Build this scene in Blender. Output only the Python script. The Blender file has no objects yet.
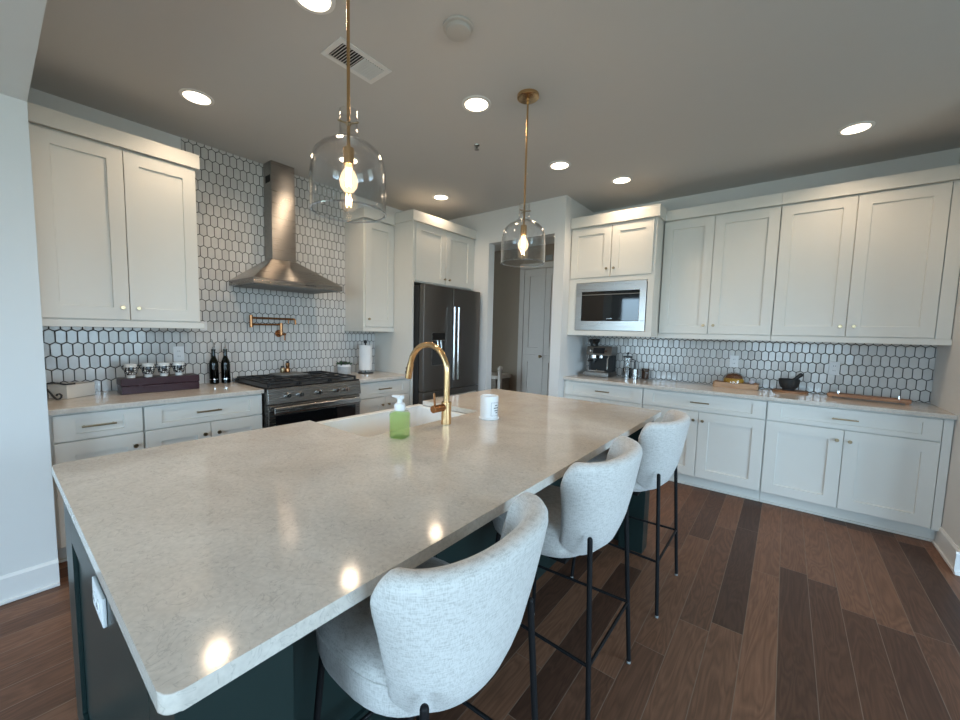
import bpy, bmesh, math, random
from mathutils import Vector, Matrix
random.seed(7)
S = bpy.context.scene
COL = S.collection
pi = math.pi

# ------------------------------------------------------------------ camera
cam_d = bpy.data.cameras.new('camera'); cam = bpy.data.objects.new('camera', cam_d); COL.objects.link(cam)
cR = Vector((0.77685963, 0.6292845, 0.02213879)); cU = Vector((-0.06914906, 0.05031338, 0.99633678)); cF = Vector((-0.62586541, 0.7755447, -0.08260087))
cam.matrix_world = Matrix(((cR.x, cU.x, -cF.x, 3.743), (cR.y, cU.y, -cF.y, 0.1443), (cR.z, cU.z, -cF.z, 1.3941), (0, 0, 0, 1)))
cam_d.sensor_width = 36; cam_d.lens = 391.09 / 960 * 36
cam_d.shift_x = 10.42 / 960; cam_d.shift_y = 3.6 / 960
cam_d.clip_start = 0.02
S.camera = cam

# ------------------------------------------------------------------ light
H = 2.836          # ceiling
W = 4.781          # wall behind the long cabinet run
SKY = 15.0          # daylight
DOWN = 5.5        # recessed lights, watts each
BULB = 3.5         # pendant bulbs
S.view_settings.view_transform = 'Standard'; S.view_settings.look = 'None'
S.view_settings.exposure = 0.0; S.view_settings.gamma = 1.0
S.view_settings.use_curve_mapping = False
world = bpy.data.worlds.new('sky'); S.world = world; world.use_nodes = True
wn = world.node_tree; wn.nodes.clear()
wo = wn.nodes.new('ShaderNodeOutputWorld'); wb = wn.nodes.new('ShaderNodeBackground')
wt = wn.nodes.new('ShaderNodeTexCoord'); ws = wn.nodes.new('ShaderNodeSeparateXYZ'); wr = wn.nodes.new('ShaderNodeValToRGB')
wr.color_ramp.elements[0].position = 0.44; wr.color_ramp.elements[0].color = (0.20, 0.25, 0.24, 1)
wr.color_ramp.elements[1].position = 0.56; wr.color_ramp.elements[1].color = (0.56, 0.79, 1.0, 1)
wm = wn.nodes.new('ShaderNodeMath'); wm.operation = 'MULTIPLY_ADD'; wm.inputs[1].default_value = 0.5; wm.inputs[2].default_value = 0.5
wn.links.new(wt.outputs['Generated'], ws.inputs[0]); wn.links.new(ws.outputs['Z'], wm.inputs[0])
wn.links.new(wm.outputs[0], wr.inputs[0]); wn.links.new(wr.outputs[0], wb.inputs['Color']); wb.inputs['Strength'].default_value = SKY
wn.links.new(wb.outputs[0], wo.inputs[0])
# daylight windows behind and beside the camera: (axis, plane, a0, a1, z0, z1)
WINS = [('y', -2.8, 0.1, 1.5, 0.08, 2.42), ('y', -2.8, 2.9, 4.9, 0.5, 2.40),
        ('x', 7.2, -1.6, 0.2, 0.45, 2.45), ('x', 7.2, 0.7, 2.5, 0.45, 2.45)]
for (ax, pl, a0, a1, z0, z1) in WINS:
    ld = bpy.data.lights.new('window_portal', 'AREA'); ld.shape = 'RECTANGLE'; ld.size = a1 - a0; ld.size_y = z1 - z0
    ld.cycles.is_portal = True
    lo = bpy.data.objects.new('window_portal', ld); COL.objects.link(lo)
    if ax == 'y':
        lo.location = ((a0 + a1) / 2, pl + 0.02, (z0 + z1) / 2); lo.rotation_euler = (-pi / 2, 0, pi)
        lo.rotation_euler = Vector((0, 1, 0)).to_track_quat('-Z', 'Z').to_euler()
    else:
        lo.location = (pl - 0.02, (a0 + a1) / 2, (z0 + z1) / 2)
        lo.rotation_euler = Vector((-1, 0, 0)).to_track_quat('-Z', 'Z').to_euler()

# ------------------------------------------------------------------ materials
def nodes(name):
    m = bpy.data.materials.new(name); m.use_nodes = True
    return m, m.node_tree, m.node_tree.nodes['Principled BSDF']
def setp(b, **k):
    for n, v in k.items():
        n = {'col': 'Base Color', 'rough': 'Roughness', 'metal': 'Metallic', 'spec': 'Specular IOR Level', 'ecol': 'Emission Color',
             'estr': 'Emission Strength', 'aniso': 'Anisotropic', 'coat': 'Coat Weight', 'sheen': 'Sheen Weight', 'trans': 'Transmission Weight', 'ior': 'IOR'}[n]
        if n in ('Base Color', 'Emission Color'): v = (*v, 1)
        b.inputs[n].default_value = v
def P(name, col, rough=0.5, metal=0.0, var=0.03, scale=14, bump=0.0, bscale=60, **k):
    """plain material whose colour and surface vary a little with noise"""
    m, t, b = nodes(name); setp(b, col=col, rough=rough, metal=metal, **k)
    tc = t.nodes.new('ShaderNodeTexCoord')
    if var:
        nz = t.nodes.new('ShaderNodeTexNoise'); nz.inputs['Scale'].default_value = scale; nz.inputs['Detail'].default_value = 3
        mr = t.nodes.new('ShaderNodeMapRange'); mr.inputs['To Min'].default_value = 1 - var; mr.inputs['To Max'].default_value = 1 + var
        mx = t.nodes.new('ShaderNodeMix'); mx.data_type = 'RGBA'; mx.blend_type = 'MULTIPLY'; mx.inputs['Factor'].default_value = 1
        mx.inputs['A'].default_value = (*col, 1)
        t.links.new(tc.outputs['Object'], nz.inputs['Vector']); t.links.new(nz.outputs['Fac'], mr.inputs['Value'])
        t.links.new(mr.outputs[0], mx.inputs['B']); t.links.new(mx.outputs['Result'], b.inputs['Base Color'])
    if bump:
        nb = t.nodes.new('ShaderNodeTexNoise'); nb.inputs['Scale'].default_value = bscale; nb.inputs['Detail'].default_value = 4
        bp = t.nodes.new('ShaderNodeBump'); bp.inputs['Strength'].default_value = bump; bp.inputs['Distance'].default_value = 0.004
        t.links.new(tc.outputs['Object'], nb.inputs['Vector']); t.links.new(nb.outputs['Fac'], bp.inputs['Height']); t.links.new(bp.outputs[0], b.inputs['Normal'])
    return m
def brushed(name, col, rough, axis, metal=1.0, streak=0):
    m, t, b = nodes(name); setp(b, col=col, rough=rough, metal=metal)
    tc = t.nodes.new('ShaderNodeTexCoord'); mp = t.nodes.new('ShaderNodeMapping')
    sc = [220, 220, 220]; sc['xyz'.index(axis)] = 3; mp.inputs['Scale'].default_value = sc
    nz = t.nodes.new('ShaderNodeTexNoise'); nz.inputs['Scale'].default_value = 1; nz.inputs['Detail'].default_value = 2
    mr = t.nodes.new('ShaderNodeMapRange'); mr.inputs['To Min'].default_value = rough * 0.8; mr.inputs['To Max'].default_value = rough * 1.3
    bp = t.nodes.new('ShaderNodeBump'); bp.inputs['Strength'].default_value = 0.02; bp.inputs['Distance'].default_value = 0.001
    t.links.new(tc.outputs['Object'], mp.inputs[0]); t.links.new(mp.outputs[0], nz.inputs['Vector'])
    t.links.new(nz.outputs['Fac'], mr.inputs['Value']); t.links.new(mr.outputs[0], b.inputs['Roughness'])
    t.links.new(nz.outputs['Fac'], bp.inputs['Height']); t.links.new(bp.outputs[0], b.inputs['Normal'])
    if streak:
        b.inputs['Anisotropic'].default_value = streak; b.inputs['Anisotropic Rotation'].default_value = 0.25
        tg = t.nodes.new('ShaderNodeTangent'); tg.direction_type = 'RADIAL'; tg.axis = 'Z'; t.links.new(tg.outputs[0], b.inputs['Tangent'])
    return m
def mth(t, op, a, b=None, c=None):
    n = t.nodes.new('ShaderNodeMath'); n.operation = op
    for i, v in enumerate((a, b, c)):
        if v is None: continue
        if isinstance(v, (int, float)): n.inputs[i].default_value = v
        else: t.links.new(v, n.inputs[i])
    return n.outputs[0]
def glass(name, tint=(1, 1, 1), gloss=1.0, rough=0.0, ior=1.45):
    m = bpy.data.materials.new(name); m.use_nodes = True; t = m.node_tree; t.nodes.clear()
    o = t.nodes.new('ShaderNodeOutputMaterial'); mix = t.nodes.new('ShaderNodeMixShader')
    tr = t.nodes.new('ShaderNodeBsdfTransparent'); tr.inputs[0].default_value = (*tint, 1)
    gl = t.nodes.new('ShaderNodeBsdfGlossy'); gl.inputs['Roughness'].default_value = rough
    lw = t.nodes.new('ShaderNodeLayerWeight'); lw.inputs['Blend'].default_value = 0.5
    f0 = ((ior - 1) / (ior + 1)) ** 2
    fr = mth(t, 'MULTIPLY_ADD', mth(t, 'POWER', lw.outputs['Facing'], 4.5), 1 - f0, f0)
    mu = t.nodes.new('ShaderNodeMath'); mu.operation = 'MULTIPLY'; mu.inputs[1].default_value = gloss; mu.use_clamp = True
    t.links.new(fr, mu.inputs[0]); t.links.new(mu.outputs[0], mix.inputs[0])
    t.links.new(tr.outputs[0], mix.inputs[1]); t.links.new(gl.outputs[0], mix.inputs[2]); t.links.new(mix.outputs[0], o.inputs[0])
    return m
def emit(name, col, strength):
    m = bpy.data.materials.new(name); m.use_nodes = True; t = m.node_tree; t.nodes.clear()
    o = t.nodes.new('ShaderNodeOutputMaterial'); e = t.nodes.new('ShaderNodeEmission')
    e.inputs[0].default_value = (*col, 1); e.inputs[1].default_value = strength; t.links.new(e.outputs[0], o.inputs[0])
    return m
def tile_mat(name, axis, u_edge, z_mid):
    """elongated hexagon (picket) tiles with dark grout; u_edge = a vertical joint in the row centred on z_mid"""
    w, sp, pt, g = 0.0525, 0.0865, 0.0145, 0.0056
    s = sp - pt
    m, t, b = nodes(name)
    tc = t.nodes.new('ShaderNodeTexCoord'); sx = t.nodes.new('ShaderNodeSeparateXYZ'); t.links.new(tc.outputs['Object'], sx.inputs[0])
    u = mth(t, 'SUBTRACT', sx.outputs['XYZ'.index(axis.upper())], u_edge + w / 2 - 50 * w); z = mth(t, 'SUBTRACT', sx.outputs['Z'], z_mid - 40 * sp)
    cosf = (w / 2) / math.hypot(w / 2, pt)
    es, ids = [], []
    for (ou, oz) in ((0, 0), (w / 2, sp)):
        uu = mth(t, 'SUBTRACT', u, ou); zz = mth(t, 'SUBTRACT', z, oz)
        iu = mth(t, 'ROUND', mth(t, 'DIVIDE', uu, w)); iz = mth(t, 'ROUND', mth(t, 'DIVIDE', zz, 2 * sp))
        du = mth(t, 'ABSOLUTE', mth(t, 'SUBTRACT', uu, mth(t, 'MULTIPLY', iu, w)))
        dz = mth(t, 'ABSOLUTE', mth(t, 'SUBTRACT', zz, mth(t, 'MULTIPLY', iz, 2 * sp)))
        e1 = mth(t, 'SUBTRACT', du, w / 2)
        e2 = mth(t, 'MULTIPLY', mth(t, 'SUBTRACT', mth(t, 'MULTIPLY_ADD', du, 2 * pt / w, dz), s / 2 + pt), cosf)
        es.append(mth(t, 'MAXIMUM', e1, e2)); ids.append((iu, iz, ou))
    e = mth(t, 'MINIMUM', es[0], es[1]); first = mth(t, 'LESS_THAN', es[0], es[1])
    cv = t.nodes.new('ShaderNodeCombineXYZ')
    for k in (0, 1):
        a = mth(t, 'MULTIPLY', ids[0][k], first); bb = mth(t, 'MULTIPLY', mth(t, 'ADD', ids[1][k], 300.5), mth(t, 'SUBTRACT', 1, first))
        t.links.new(mth(t, 'ADD', a, bb), cv.inputs[k])
    wnz = t.nodes.new('ShaderNodeTexWhiteNoise'); wnz.noise_dimensions = '2D'; t.links.new(cv.outputs[0], wnz.inputs['Vector'])
    grout = t.nodes.new('ShaderNodeMapRange'); grout.inputs['From Min'].default_value = -g / 2 - 0.0006; grout.inputs['From Max'].default_value = -g / 2 + 0.0006
    t.links.new(e, grout.inputs['Value'])
    mr = t.nodes.new('ShaderNodeMapRange'); mr.inputs['To Min'].default_value = 0.93; mr.inputs['To Max'].default_value = 1.05; t.links.new(wnz.outputs['Value'], mr.inputs['Value'])
    nz = t.nodes.new('ShaderNodeTexNoise'); nz.inputs['Scale'].default_value = 18; nz.inputs['Detail'].default_value = 4; t.links.new(tc.outputs['Object'], nz.inputs['Vector'])
    mr2 = t.nodes.new('ShaderNodeMapRange'); mr2.inputs['To Min'].default_value = 0.9; mr2.inputs['To Max'].default_value = 1.06; t.links.new(nz.outputs['Fac'], mr2.inputs['Value'])
    mx = t.nodes.new('ShaderNodeMix'); mx.data_type = 'RGBA'; mx.blend_type = 'MULTIPLY'; mx.inputs['Factor'].default_value = 1; mx.inputs['A'].default_value = (0.61, 0.595, 0.575, 1)
    t.links.new(mth(t, 'MULTIPLY', mr.outputs[0], mr2.outputs[0]), mx.inputs['B'])
    mg = t.nodes.new('ShaderNodeMix'); mg.data_type = 'RGBA'; t.links.new(grout.outputs[0], mg.inputs['Factor']); t.links.new(mx.outputs['Result'], mg.inputs['A']); mg.inputs['B'].default_value = (0.05, 0.047, 0.044, 1)
    t.links.new(mg.outputs['Result'], b.inputs['Base Color'])
    mrr = t.nodes.new('ShaderNodeMapRange'); mrr.inputs['To Min'].default_value = 0.13; mrr.inputs['To Max'].default_value = 0.85; t.links.new(grout.outputs[0], mrr.inputs['Value']); t.links.new(mrr.outputs[0], b.inputs['Roughness'])
    # pillowed edge, recessed joint and a slight tilt of every tile
    ed = t.nodes.new('ShaderNodeMapRange'); ed.inputs['From Min'].default_value = -0.006; ed.inputs['From Max'].default_value = -g / 2; ed.inputs['To Min'].default_value = 1; ed.inputs['To Max'].default_value = 0
    ed.interpolation_type = 'SMOOTHSTEP'; t.links.new(e, ed.inputs['Value'])
    bp = t.nodes.new('ShaderNodeBump'); bp.inputs['Strength'].default_value = 0.5; bp.inputs['Distance'].default_value = 0.002; t.links.new(ed.outputs[0], bp.inputs['Height'])
    vm = t.nodes.new('ShaderNodeVectorMath'); vm.operation = 'MULTIPLY_ADD'; vm.inputs[1].default_value = (0.034, 0.034, 0.034); t.links.new(wnz.outputs['Color'], vm.inputs[0])
    vs = t.nodes.new('ShaderNodeVectorMath'); vs.operation = 'SUBTRACT'; vs.inputs[1].default_value = (0.017, 0.017, 0.017); t.links.new(bp.outputs[0], vs.inputs[0]); t.links.new(vs.outputs[0], vm.inputs[2])
    vn = t.nodes.new('ShaderNodeVectorMath'); vn.operation = 'NORMALIZE'; t.links.new(vm.outputs[0], vn.inputs[0]); t.links.new(vn.outputs[0], b.inputs['Normal'])
    return m
def floor_mat():
    m, t, b = nodes('walnut_plank_floor')
    w = 0.127; L = 1.25
    tc = t.nodes.new('ShaderNodeTexCoord'); sx = t.nodes.new('ShaderNodeSeparateXYZ'); t.links.new(tc.outputs['Object'], sx.inputs[0])
    u = mth(t, 'DIVIDE', mth(t, 'SUBTRACT', sx.outputs['X'], 3.806 - 100 * w), w); c = mth(t, 'FLOOR', u); fu = mth(t, 'FRACT', u)
    w1 = t.nodes.new('ShaderNodeTexWhiteNoise'); w1.noise_dimensions = '1D'; t.links.new(c, w1.inputs['W'])
    v = mth(t, 'ADD', mth(t, 'DIVIDE', mth(t, 'ADD', sx.outputs['Y'], 40), L), mth(t, 'MULTIPLY', w1.outputs['Value'], 7.3)); r = mth(t, 'FLOOR', v); fv = mth(t, 'FRACT', v)
    cv = t.nodes.new('ShaderNodeCombineXYZ'); t.links.new(c, cv.inputs[0]); t.links.new(r, cv.inputs[1])
    w2 = t.nodes.new('ShaderNodeTexWhiteNoise'); w2.noise_dimensions = '2D'; t.links.new(cv.outputs[0], w2.inputs['Vector'])
    ramp = t.nodes.new('ShaderNodeValToRGB'); e = ramp.color_ramp.elements
    e[0].position = 0; e[0].color = (0.053, 0.027, 0.018, 1); e[1].position = 1; e[1].color = (0.185, 0.089, 0.052, 1)
    k = e.new(0.3); k.color = (0.088, 0.043, 0.027, 1); k = e.new(0.5); k.color = (0.150, 0.072, 0.042, 1)
    t.links.new(w2.outputs['Value'], ramp.inputs[0])
    # grain: rings stretched along the plank, shifted per plank
    off = t.nodes.new('ShaderNodeVectorMath'); off.operation = 'MULTIPLY_ADD'; off.inputs[1].default_value = (3, 17, 5); t.links.new(w2.outputs['Color'], off.inputs[0]); t.links.new(tc.outputs['Object'], off.inputs[2])
    mp = t.nodes.new('ShaderNodeMapping'); mp.inputs['Scale'].default_value = (7.0, 0.9, 1); t.links.new(off.outputs[0], mp.inputs[0])
    nz = t.nodes.new('ShaderNodeTexNoise'); nz.inputs['Scale'].default_value = 1.4; nz.inputs['Detail'].default_value = 3; nz.inputs['Distortion'].default_value = 0.6; t.links.new(mp.outputs[0], nz.inputs['Vector'])
    rings = mth(t, 'PINGPONG', mth(t, 'MULTIPLY', nz.outputs['Fac'], 26), 1)
    rr = t.nodes.new('ShaderNodeMapRange'); rr.inputs['To Min'].default_value = 0.80; rr.inputs['To Max'].default_value = 1.14; t.links.new(rings, rr.inputs['Value'])
    mp2 = t.nodes.new('ShaderNodeMapping'); mp2.inputs['Scale'].default_value = (160, 6, 1); t.links.new(off.outputs[0], mp2.inputs[0])
    n2 = t.nodes.new('ShaderNodeTexNoise'); n2.inputs['Scale'].default_value = 1; n2.inputs['Detail'].default_value = 4; t.links.new(mp2.outputs[0], n2.inputs['Vector'])
    r2 = t.nodes.new('ShaderNodeMapRange'); r2.inputs['To Min'].default_value = 0.72; r2.inputs['To Max'].default_value = 1.28; t.links.new(n2.outputs['Fac'], r2.inputs['Value'])
    mx = t.nodes.new('ShaderNodeMix'); mx.data_type = 'RGBA'; mx.blend_type = 'MULTIPLY'; mx.inputs['Factor'].default_value = 1
    t.links.new(ramp.outputs[0], mx.inputs['A']); t.links.new(mth(t, 'MULTIPLY', rr.outputs[0], r2.outputs[0]), mx.inputs['B'])
    du = mth(t, 'MULTIPLY', mth(t, 'MINIMUM', fu, mth(t, 'SUBTRACT', 1, fu)), w); dv = mth(t, 'MULTIPLY', mth(t, 'MINIMUM', fv, mth(t, 'SUBTRACT', 1, fv)), L)
    d = mth(t, 'MINIMUM', du, dv)
    gp = t.nodes.new('ShaderNodeMapRange'); gp.inputs['From Min'].default_value = 0.0006; gp.inputs['From Max'].default_value = 0.0022; gp.inputs['To Min'].default_value = 1; gp.inputs['To Max'].default_value = 0; t.links.new(d, gp.inputs['Value'])
    mg = t.nodes.new('ShaderNodeMix'); mg.data_type = 'RGBA'; t.links.new(mth(t, 'MULTIPLY', gp.outputs[0], 0.75), mg.inputs['Factor']); t.links.new(mx.outputs['Result'], mg.inputs['A']); mg.inputs['B'].default_value = (0.21, 0.15, 0.11, 1)  # pale joint colour paints in the highlight along the plank bevels
    t.links.new(mg.outputs['Result'], b.inputs['Base Color'])
    bp = t.nodes.new('ShaderNodeBump'); bp.inputs['Strength'].default_value = 0.25; bp.inputs['Distance'].default_value = 0.002
    t.links.new(mth(t, 'ADD', mth(t, 'MULTIPLY', n2.outputs['Fac'], 0.4), mth(t, 'MULTIPLY', gp.outputs[0], -1)), bp.inputs['Height']); t.links.new(bp.outputs[0], b.inputs['Normal'])
    setp(b, rough=0.45, spec=0.2)
    return m
def quartz_mat():
    m, t, b = nodes('beige_quartz'); setp(b, rough=0.105, spec=0.5)
    tc = t.nodes.new('ShaderNodeTexCoord')
    n1 = t.nodes.new('ShaderNodeTexNoise'); n1.inputs['Scale'].default_value = 3.2; n1.inputs['Detail'].default_value = 6; n1.inputs['Roughness'].default_value = 0.62; n1.inputs['Distortion'].default_value = 1.4
    n2 = t.nodes.new('ShaderNodeTexNoise'); n2.inputs['Scale'].default_value = 95; n2.inputs['Detail'].default_value = 3
    n3 = t.nodes.new('ShaderNodeTexNoise'); n3.inputs['Scale'].default_value = 13; n3.inputs['Detail'].default_value = 6; n3.inputs['Distortion'].default_value = 2.2
    for n in (n1, n2, n3): t.links.new(tc.outputs['Object'], n.inputs['Vector'])
    ramp = t.nodes.new('ShaderNodeValToRGB'); e = ramp.color_ramp.elements
    e[0].position = 0.3; e[0].color = (0.545, 0.495, 0.44, 1); e[1].position = 0.68; e[1].color = (0.65, 0.605, 0.55, 1)
    t.links.new(n1.outputs['Fac'], ramp.inputs[0])
    sp = t.nodes.new('ShaderNodeMapRange'); sp.inputs['From Min'].default_value = 0.3; sp.inputs['From Max'].default_value = 0.7; sp.inputs['To Min'].default_value = 0.93; sp.inputs['To Max'].default_value = 1.07; t.links.new(n2.outputs['Fac'], sp.inputs['Value'])
    # thin broken darker veins
    ve = mth(t, 'ABSOLUTE', mth(t, 'SUBTRACT', n3.outputs['Fac'], 0.5)); vr = t.nodes.new('ShaderNodeMapRange'); vr.inputs['From Min'].default_value = 0.0; vr.inputs['From Max'].default_value = 0.014; vr.inputs['To Min'].default_value = 0.80; vr.inputs['To Max'].default_value = 1; t.links.new(ve, vr.inputs['Value'])
    mx = t.nodes.new('ShaderNodeMix'); mx.data_type = 'RGBA'; mx.blend_type = 'MULTIPLY'; mx.inputs['Factor'].default_value = 1
    t.links.new(ramp.outputs[0], mx.inputs['A']); t.links.new(mth(t, 'MULTIPLY', sp.outputs[0], vr.outputs[0]), mx.inputs['B']); t.links.new(mx.outputs['Result'], b.inputs['Base Color'])
    return m
def linen_mat():
    m, t, b = nodes('oatmeal_linen'); setp(b, rough=0.95, spec=0.15, sheen=0.25)
    tc = t.nodes.new('ShaderNodeTexCoord')
    fs = []
    for sc in ((55, 55, 420), (420, 420, 55)):
        mp = t.nodes.new('ShaderNodeMapping'); mp.inputs['Scale'].default_value = sc; nz = t.nodes.new('ShaderNodeTexNoise'); nz.inputs['Scale'].default_value = 1; nz.inputs['Detail'].default_value = 2
        t.links.new(tc.outputs['Object'], mp.inputs[0]); t.links.new(mp.outputs[0], nz.inputs['Vector']); fs.append(nz.outputs['Fac'])
    f = mth(t, 'MULTIPLY', mth(t, 'ADD', fs[0], fs[1]), 0.5)
    ramp = t.nodes.new('ShaderNodeValToRGB'); e = ramp.color_ramp.elements
    e[0].position = 0.33; e[0].color = (0.42, 0.40, 0.375, 1); e[1].position = 0.55; e[1].color = (0.62, 0.60, 0.575, 1)
    t.links.new(f, ramp.inputs[0]); t.links.new(ramp.outputs[0], b.inputs['Base Color'])
    bp = t.nodes.new('ShaderNodeBump'); bp.inputs['Strength'].default_value = 0.5; bp.inputs['Distance'].default_value = 0.0012; t.links.new(f, bp.inputs['Height']); t.links.new(bp.outputs[0], b.inputs['Normal'])
    return m
def wood_mat(name, c0, c1, axis, scale=9, rough=0.5):
    m, t, b = nodes(name); setp(b, rough=rough)
    tc = t.nodes.new('ShaderNodeTexCoord'); mp = t.nodes.new('ShaderNodeMapping'); sc = [scale * 8] * 3; sc['xyz'.index(axis)] = scale; mp.inputs['Scale'].default_value = sc
    nz = t.nodes.new('ShaderNodeTexNoise'); nz.inputs['Scale'].default_value = 1; nz.inputs['Detail'].default_value = 5; nz.inputs['Distortion'].default_value = 0.8
    ramp = t.nodes.new('ShaderNodeValToRGB'); e = ramp.color_ramp.elements; e[0].position = 0.3; e[0].color = (*c0, 1); e[1].position = 0.7; e[1].color = (*c1, 1)
    t.links.new(tc.outputs['Object'], mp.inputs[0]); t.links.new(mp.outputs[0], nz.inputs['Vector']); t.links.new(nz.outputs['Fac'], ramp.inputs[0]); t.links.new(ramp.outputs[0], b.inputs['Base Color'])
    return m
def cup_mat():
    m, t, b = nodes('black_on_white_glaze'); setp(b, rough=0.2)
    tc = t.nodes.new('ShaderNodeTexCoord'); vo = t.nodes.new('ShaderNodeTexVoronoi'); vo.inputs['Scale'].default_value = 70; vo.inputs['Randomness'].default_value = 0.35
    vo.feature = 'DISTANCE_TO_EDGE'
    sx = t.nodes.new('ShaderNodeSeparateXYZ'); t.links.new(tc.outputs['Object'], sx.inputs[0]); t.links.new(tc.outputs['Object'], vo.inputs['Vector'])
    band = mth(t, 'MULTIPLY', mth(t, 'GREATER_THAN', sx.outputs['Z'], 0.022), mth(t, 'LESS_THAN', sx.outputs['Z'], 0.075))
    f = mth(t, 'MULTIPLY', mth(t, 'LESS_THAN', vo.outputs['Distance'], 0.19), band)
    mx = t.nodes.new('ShaderNodeMix'); mx.data_type = 'RGBA'; mx.inputs['A'].default_value = (0.78, 0.77, 0.74, 1); mx.inputs['B'].default_value = (0.015, 0.015, 0.018, 1)
    t.links.new(f, mx.inputs['Factor']); t.links.new(mx.outputs['Result'], b.inputs['Base Color'])
    return m

M = {}
M['wall'] = P('white_wall_paint', (0.72, 0.72, 0.71), 0.85, bump=0.05, bscale=220, var=0.01)
M['ceiling'] = P('ceiling_paint', (0.58, 0.57, 0.555), 0.95, var=0.01)
M['trim'] = P('white_trim_paint', (0.76, 0.76, 0.75), 0.4, var=0.01)
M['offwhite'] = P('offwhite_plastic', (0.50, 0.48, 0.45), 0.5)  # plain off-white, a darker tone than the white plastic
M['halldim'] = P('hall_dimmed_paint', (0.44, 0.385, 0.335), 0.5)  # white hall trim with the dim warm hall light mixed into its colour
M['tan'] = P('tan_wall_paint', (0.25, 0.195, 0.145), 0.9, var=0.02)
M['cab'] = P('cabinet_white_lacquer', (0.70, 0.68, 0.63), 0.38, var=0.012)
M['green'] = P('dark_green_lacquer', (0.011, 0.024, 0.023), 0.30, var=0.04)
M['floor'] = floor_mat(); M['quartz'] = quartz_mat(); M['linen'] = linen_mat()
M['tileL'] = tile_mat('picket_tile_range_wall', 'y', 0.432, 1.124)
M['tileR'] = tile_mat('picket_tile_long_wall', 'x', 4.46, 1.222)
M['brass'] = P('brushed_brass', (0.62, 0.41, 0.21), 0.22, 1.0, var=0.05)
M['copper'] = P('antique_copper', (0.42, 0.20, 0.09), 0.25, 1.0, var=0.06)
M['bronze'] = P('satin_bronze', (0.30, 0.22, 0.13), 0.3, 1.0, var=0.05)
M['champ'] = P('champagne_metal', (0.38, 0.29, 0.18), 0.28, 1.0, var=0.04)
M['steel'] = brushed('stainless_steel', (0.27, 0.255, 0.24), 0.26, 'y')
M['steelz'] = brushed('stainless_steel_upright', (0.38, 0.355, 0.33), 0.28, 'y', streak=0.9)
M['steelx'] = brushed('stainless_steel_long', (0.42, 0.41, 0.40), 0.28, 'x')
M['fridge'] = brushed('dark_stainless', (0.18, 0.168, 0.157), 0.36, 'y', streak=0.7)
M['steelb'] = brushed('bright_stainless', (0.56, 0.55, 0.54), 0.25, 'y')
M['msteel'] = brushed('dark_machine_steel', (0.20, 0.185, 0.17), 0.3, 'x')
M['dsteel'] = P('darker_polished_steel', (0.30, 0.29, 0.28), 0.15, 1.0, var=0.02)
M['chrome'] = P('polished_steel', (0.72, 0.72, 0.72), 0.12, 1.0, var=0.02)
M['black'] = P('black_enamel', (0.012, 0.012, 0.013), 0.3, var=0.1)
M['iron'] = P('black_cast_iron', (0.016, 0.016, 0.017), 0.55, bump=0.2, bscale=120)
M['bmetal'] = P('black_powder_coat', (0.008, 0.008, 0.009), 0.55, var=0.1, spec=0.2)
M['bglass'] = P('black_glass', (0.006, 0.006, 0.007), 0.04, var=0, spec=0.6)
M['wplas'] = P('white_plastic', (0.74, 0.74, 0.74), 0.35, var=0.01)
M['fireclay'] = P('white_fireclay', (0.80, 0.79, 0.77), 0.12, var=0.01)
M['ceramic'] = P('white_ceramic', (0.80, 0.80, 0.80), 0.25, var=0.01)
M['dark'] = P('dark_recess', (0.02, 0.02, 0.02), 0.8)
M['clear'] = glass('clear_glass', (0.965, 0.965, 0.965), 1.7)
M['rim'] = glass('thick_glass_rim', (0.93, 0.93, 0.93), 6.0, 0.03)
M['winglass'] = glass('window_glass', (0.97, 0.99, 1.0), 0.8)
M['oil'] = glass('dark_green_bottle_glass', (0.05, 0.075, 0.015), 1.2)
M['cloche'] = glass('clear_cloche_glass', (0.92, 0.90, 0.88), 1.6)
M['soapgl'] = glass('soap_bottle_plastic', (0.90, 0.97, 0.86), 1.2)
M['wine'] = P('burgundy_lacquered_wood', (0.036, 0.009, 0.014), 0.38, var=0.15, spec=0.3)
M['cup'] = cup_mat()
M['oak'] = wood_mat('light_oak', (0.34, 0.19, 0.10), (0.50, 0.31, 0.18), 'x')
M['acacia'] = wood_mat('orange_brown_wood', (0.25, 0.11, 0.05), (0.42, 0.21, 0.10), 'x')
M['cream'] = P('cream_painted_wood', (0.72, 0.67, 0.60), 0.5)
M['stone'] = P('black_granite', (0.022, 0.023, 0.024), 0.6, bump=0.4, bscale=90, var=0.3)
M['leaf'] = P('succulent_green', (0.030, 0.075, 0.030), 0.5, var=0.3)
M['leafd'] = P('succulent_dark', (0.030, 0.020, 0.035), 0.5, var=0.3)
M['greypot'] = P('grey_patterned_glaze', (0.42, 0.44, 0.46), 0.35, var=0.35, scale=90)
M['paper'] = P('paper_towel', (0.80, 0.80, 0.80), 0.95, bump=0.4, bscale=150)
M['bread'] = P('brown_crust', (0.22, 0.085, 0.035), 0.6, var=0.4, bump=0.5)
M['yellow'] = P('yellow_peel', (0.62, 0.36, 0.03), 0.5, var=0.15)
M['garlic'] = P('pale_garlic_skin', (0.62, 0.58, 0.62), 0.5, var=0.15)
M['ink'] = P('dark_print', (0.10, 0.10, 0.12), 0.6)
M['screen'] = P('dark_display', (0.02, 0.02, 0.022), 0.1)
M['beanshop'] = P('smoked_plastic', (0.012, 0.012, 0.012), 0.12, var=0)
M['led'] = emit('downlight_lens', (1.0, 0.82, 0.62), 9)
M['filament'] = emit('bulb_filament', (1.0, 0.62, 0.28), 260)
M['bulb'] = emit('lit_bulb', (1.0, 0.72, 0.42), 5.0)
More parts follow.
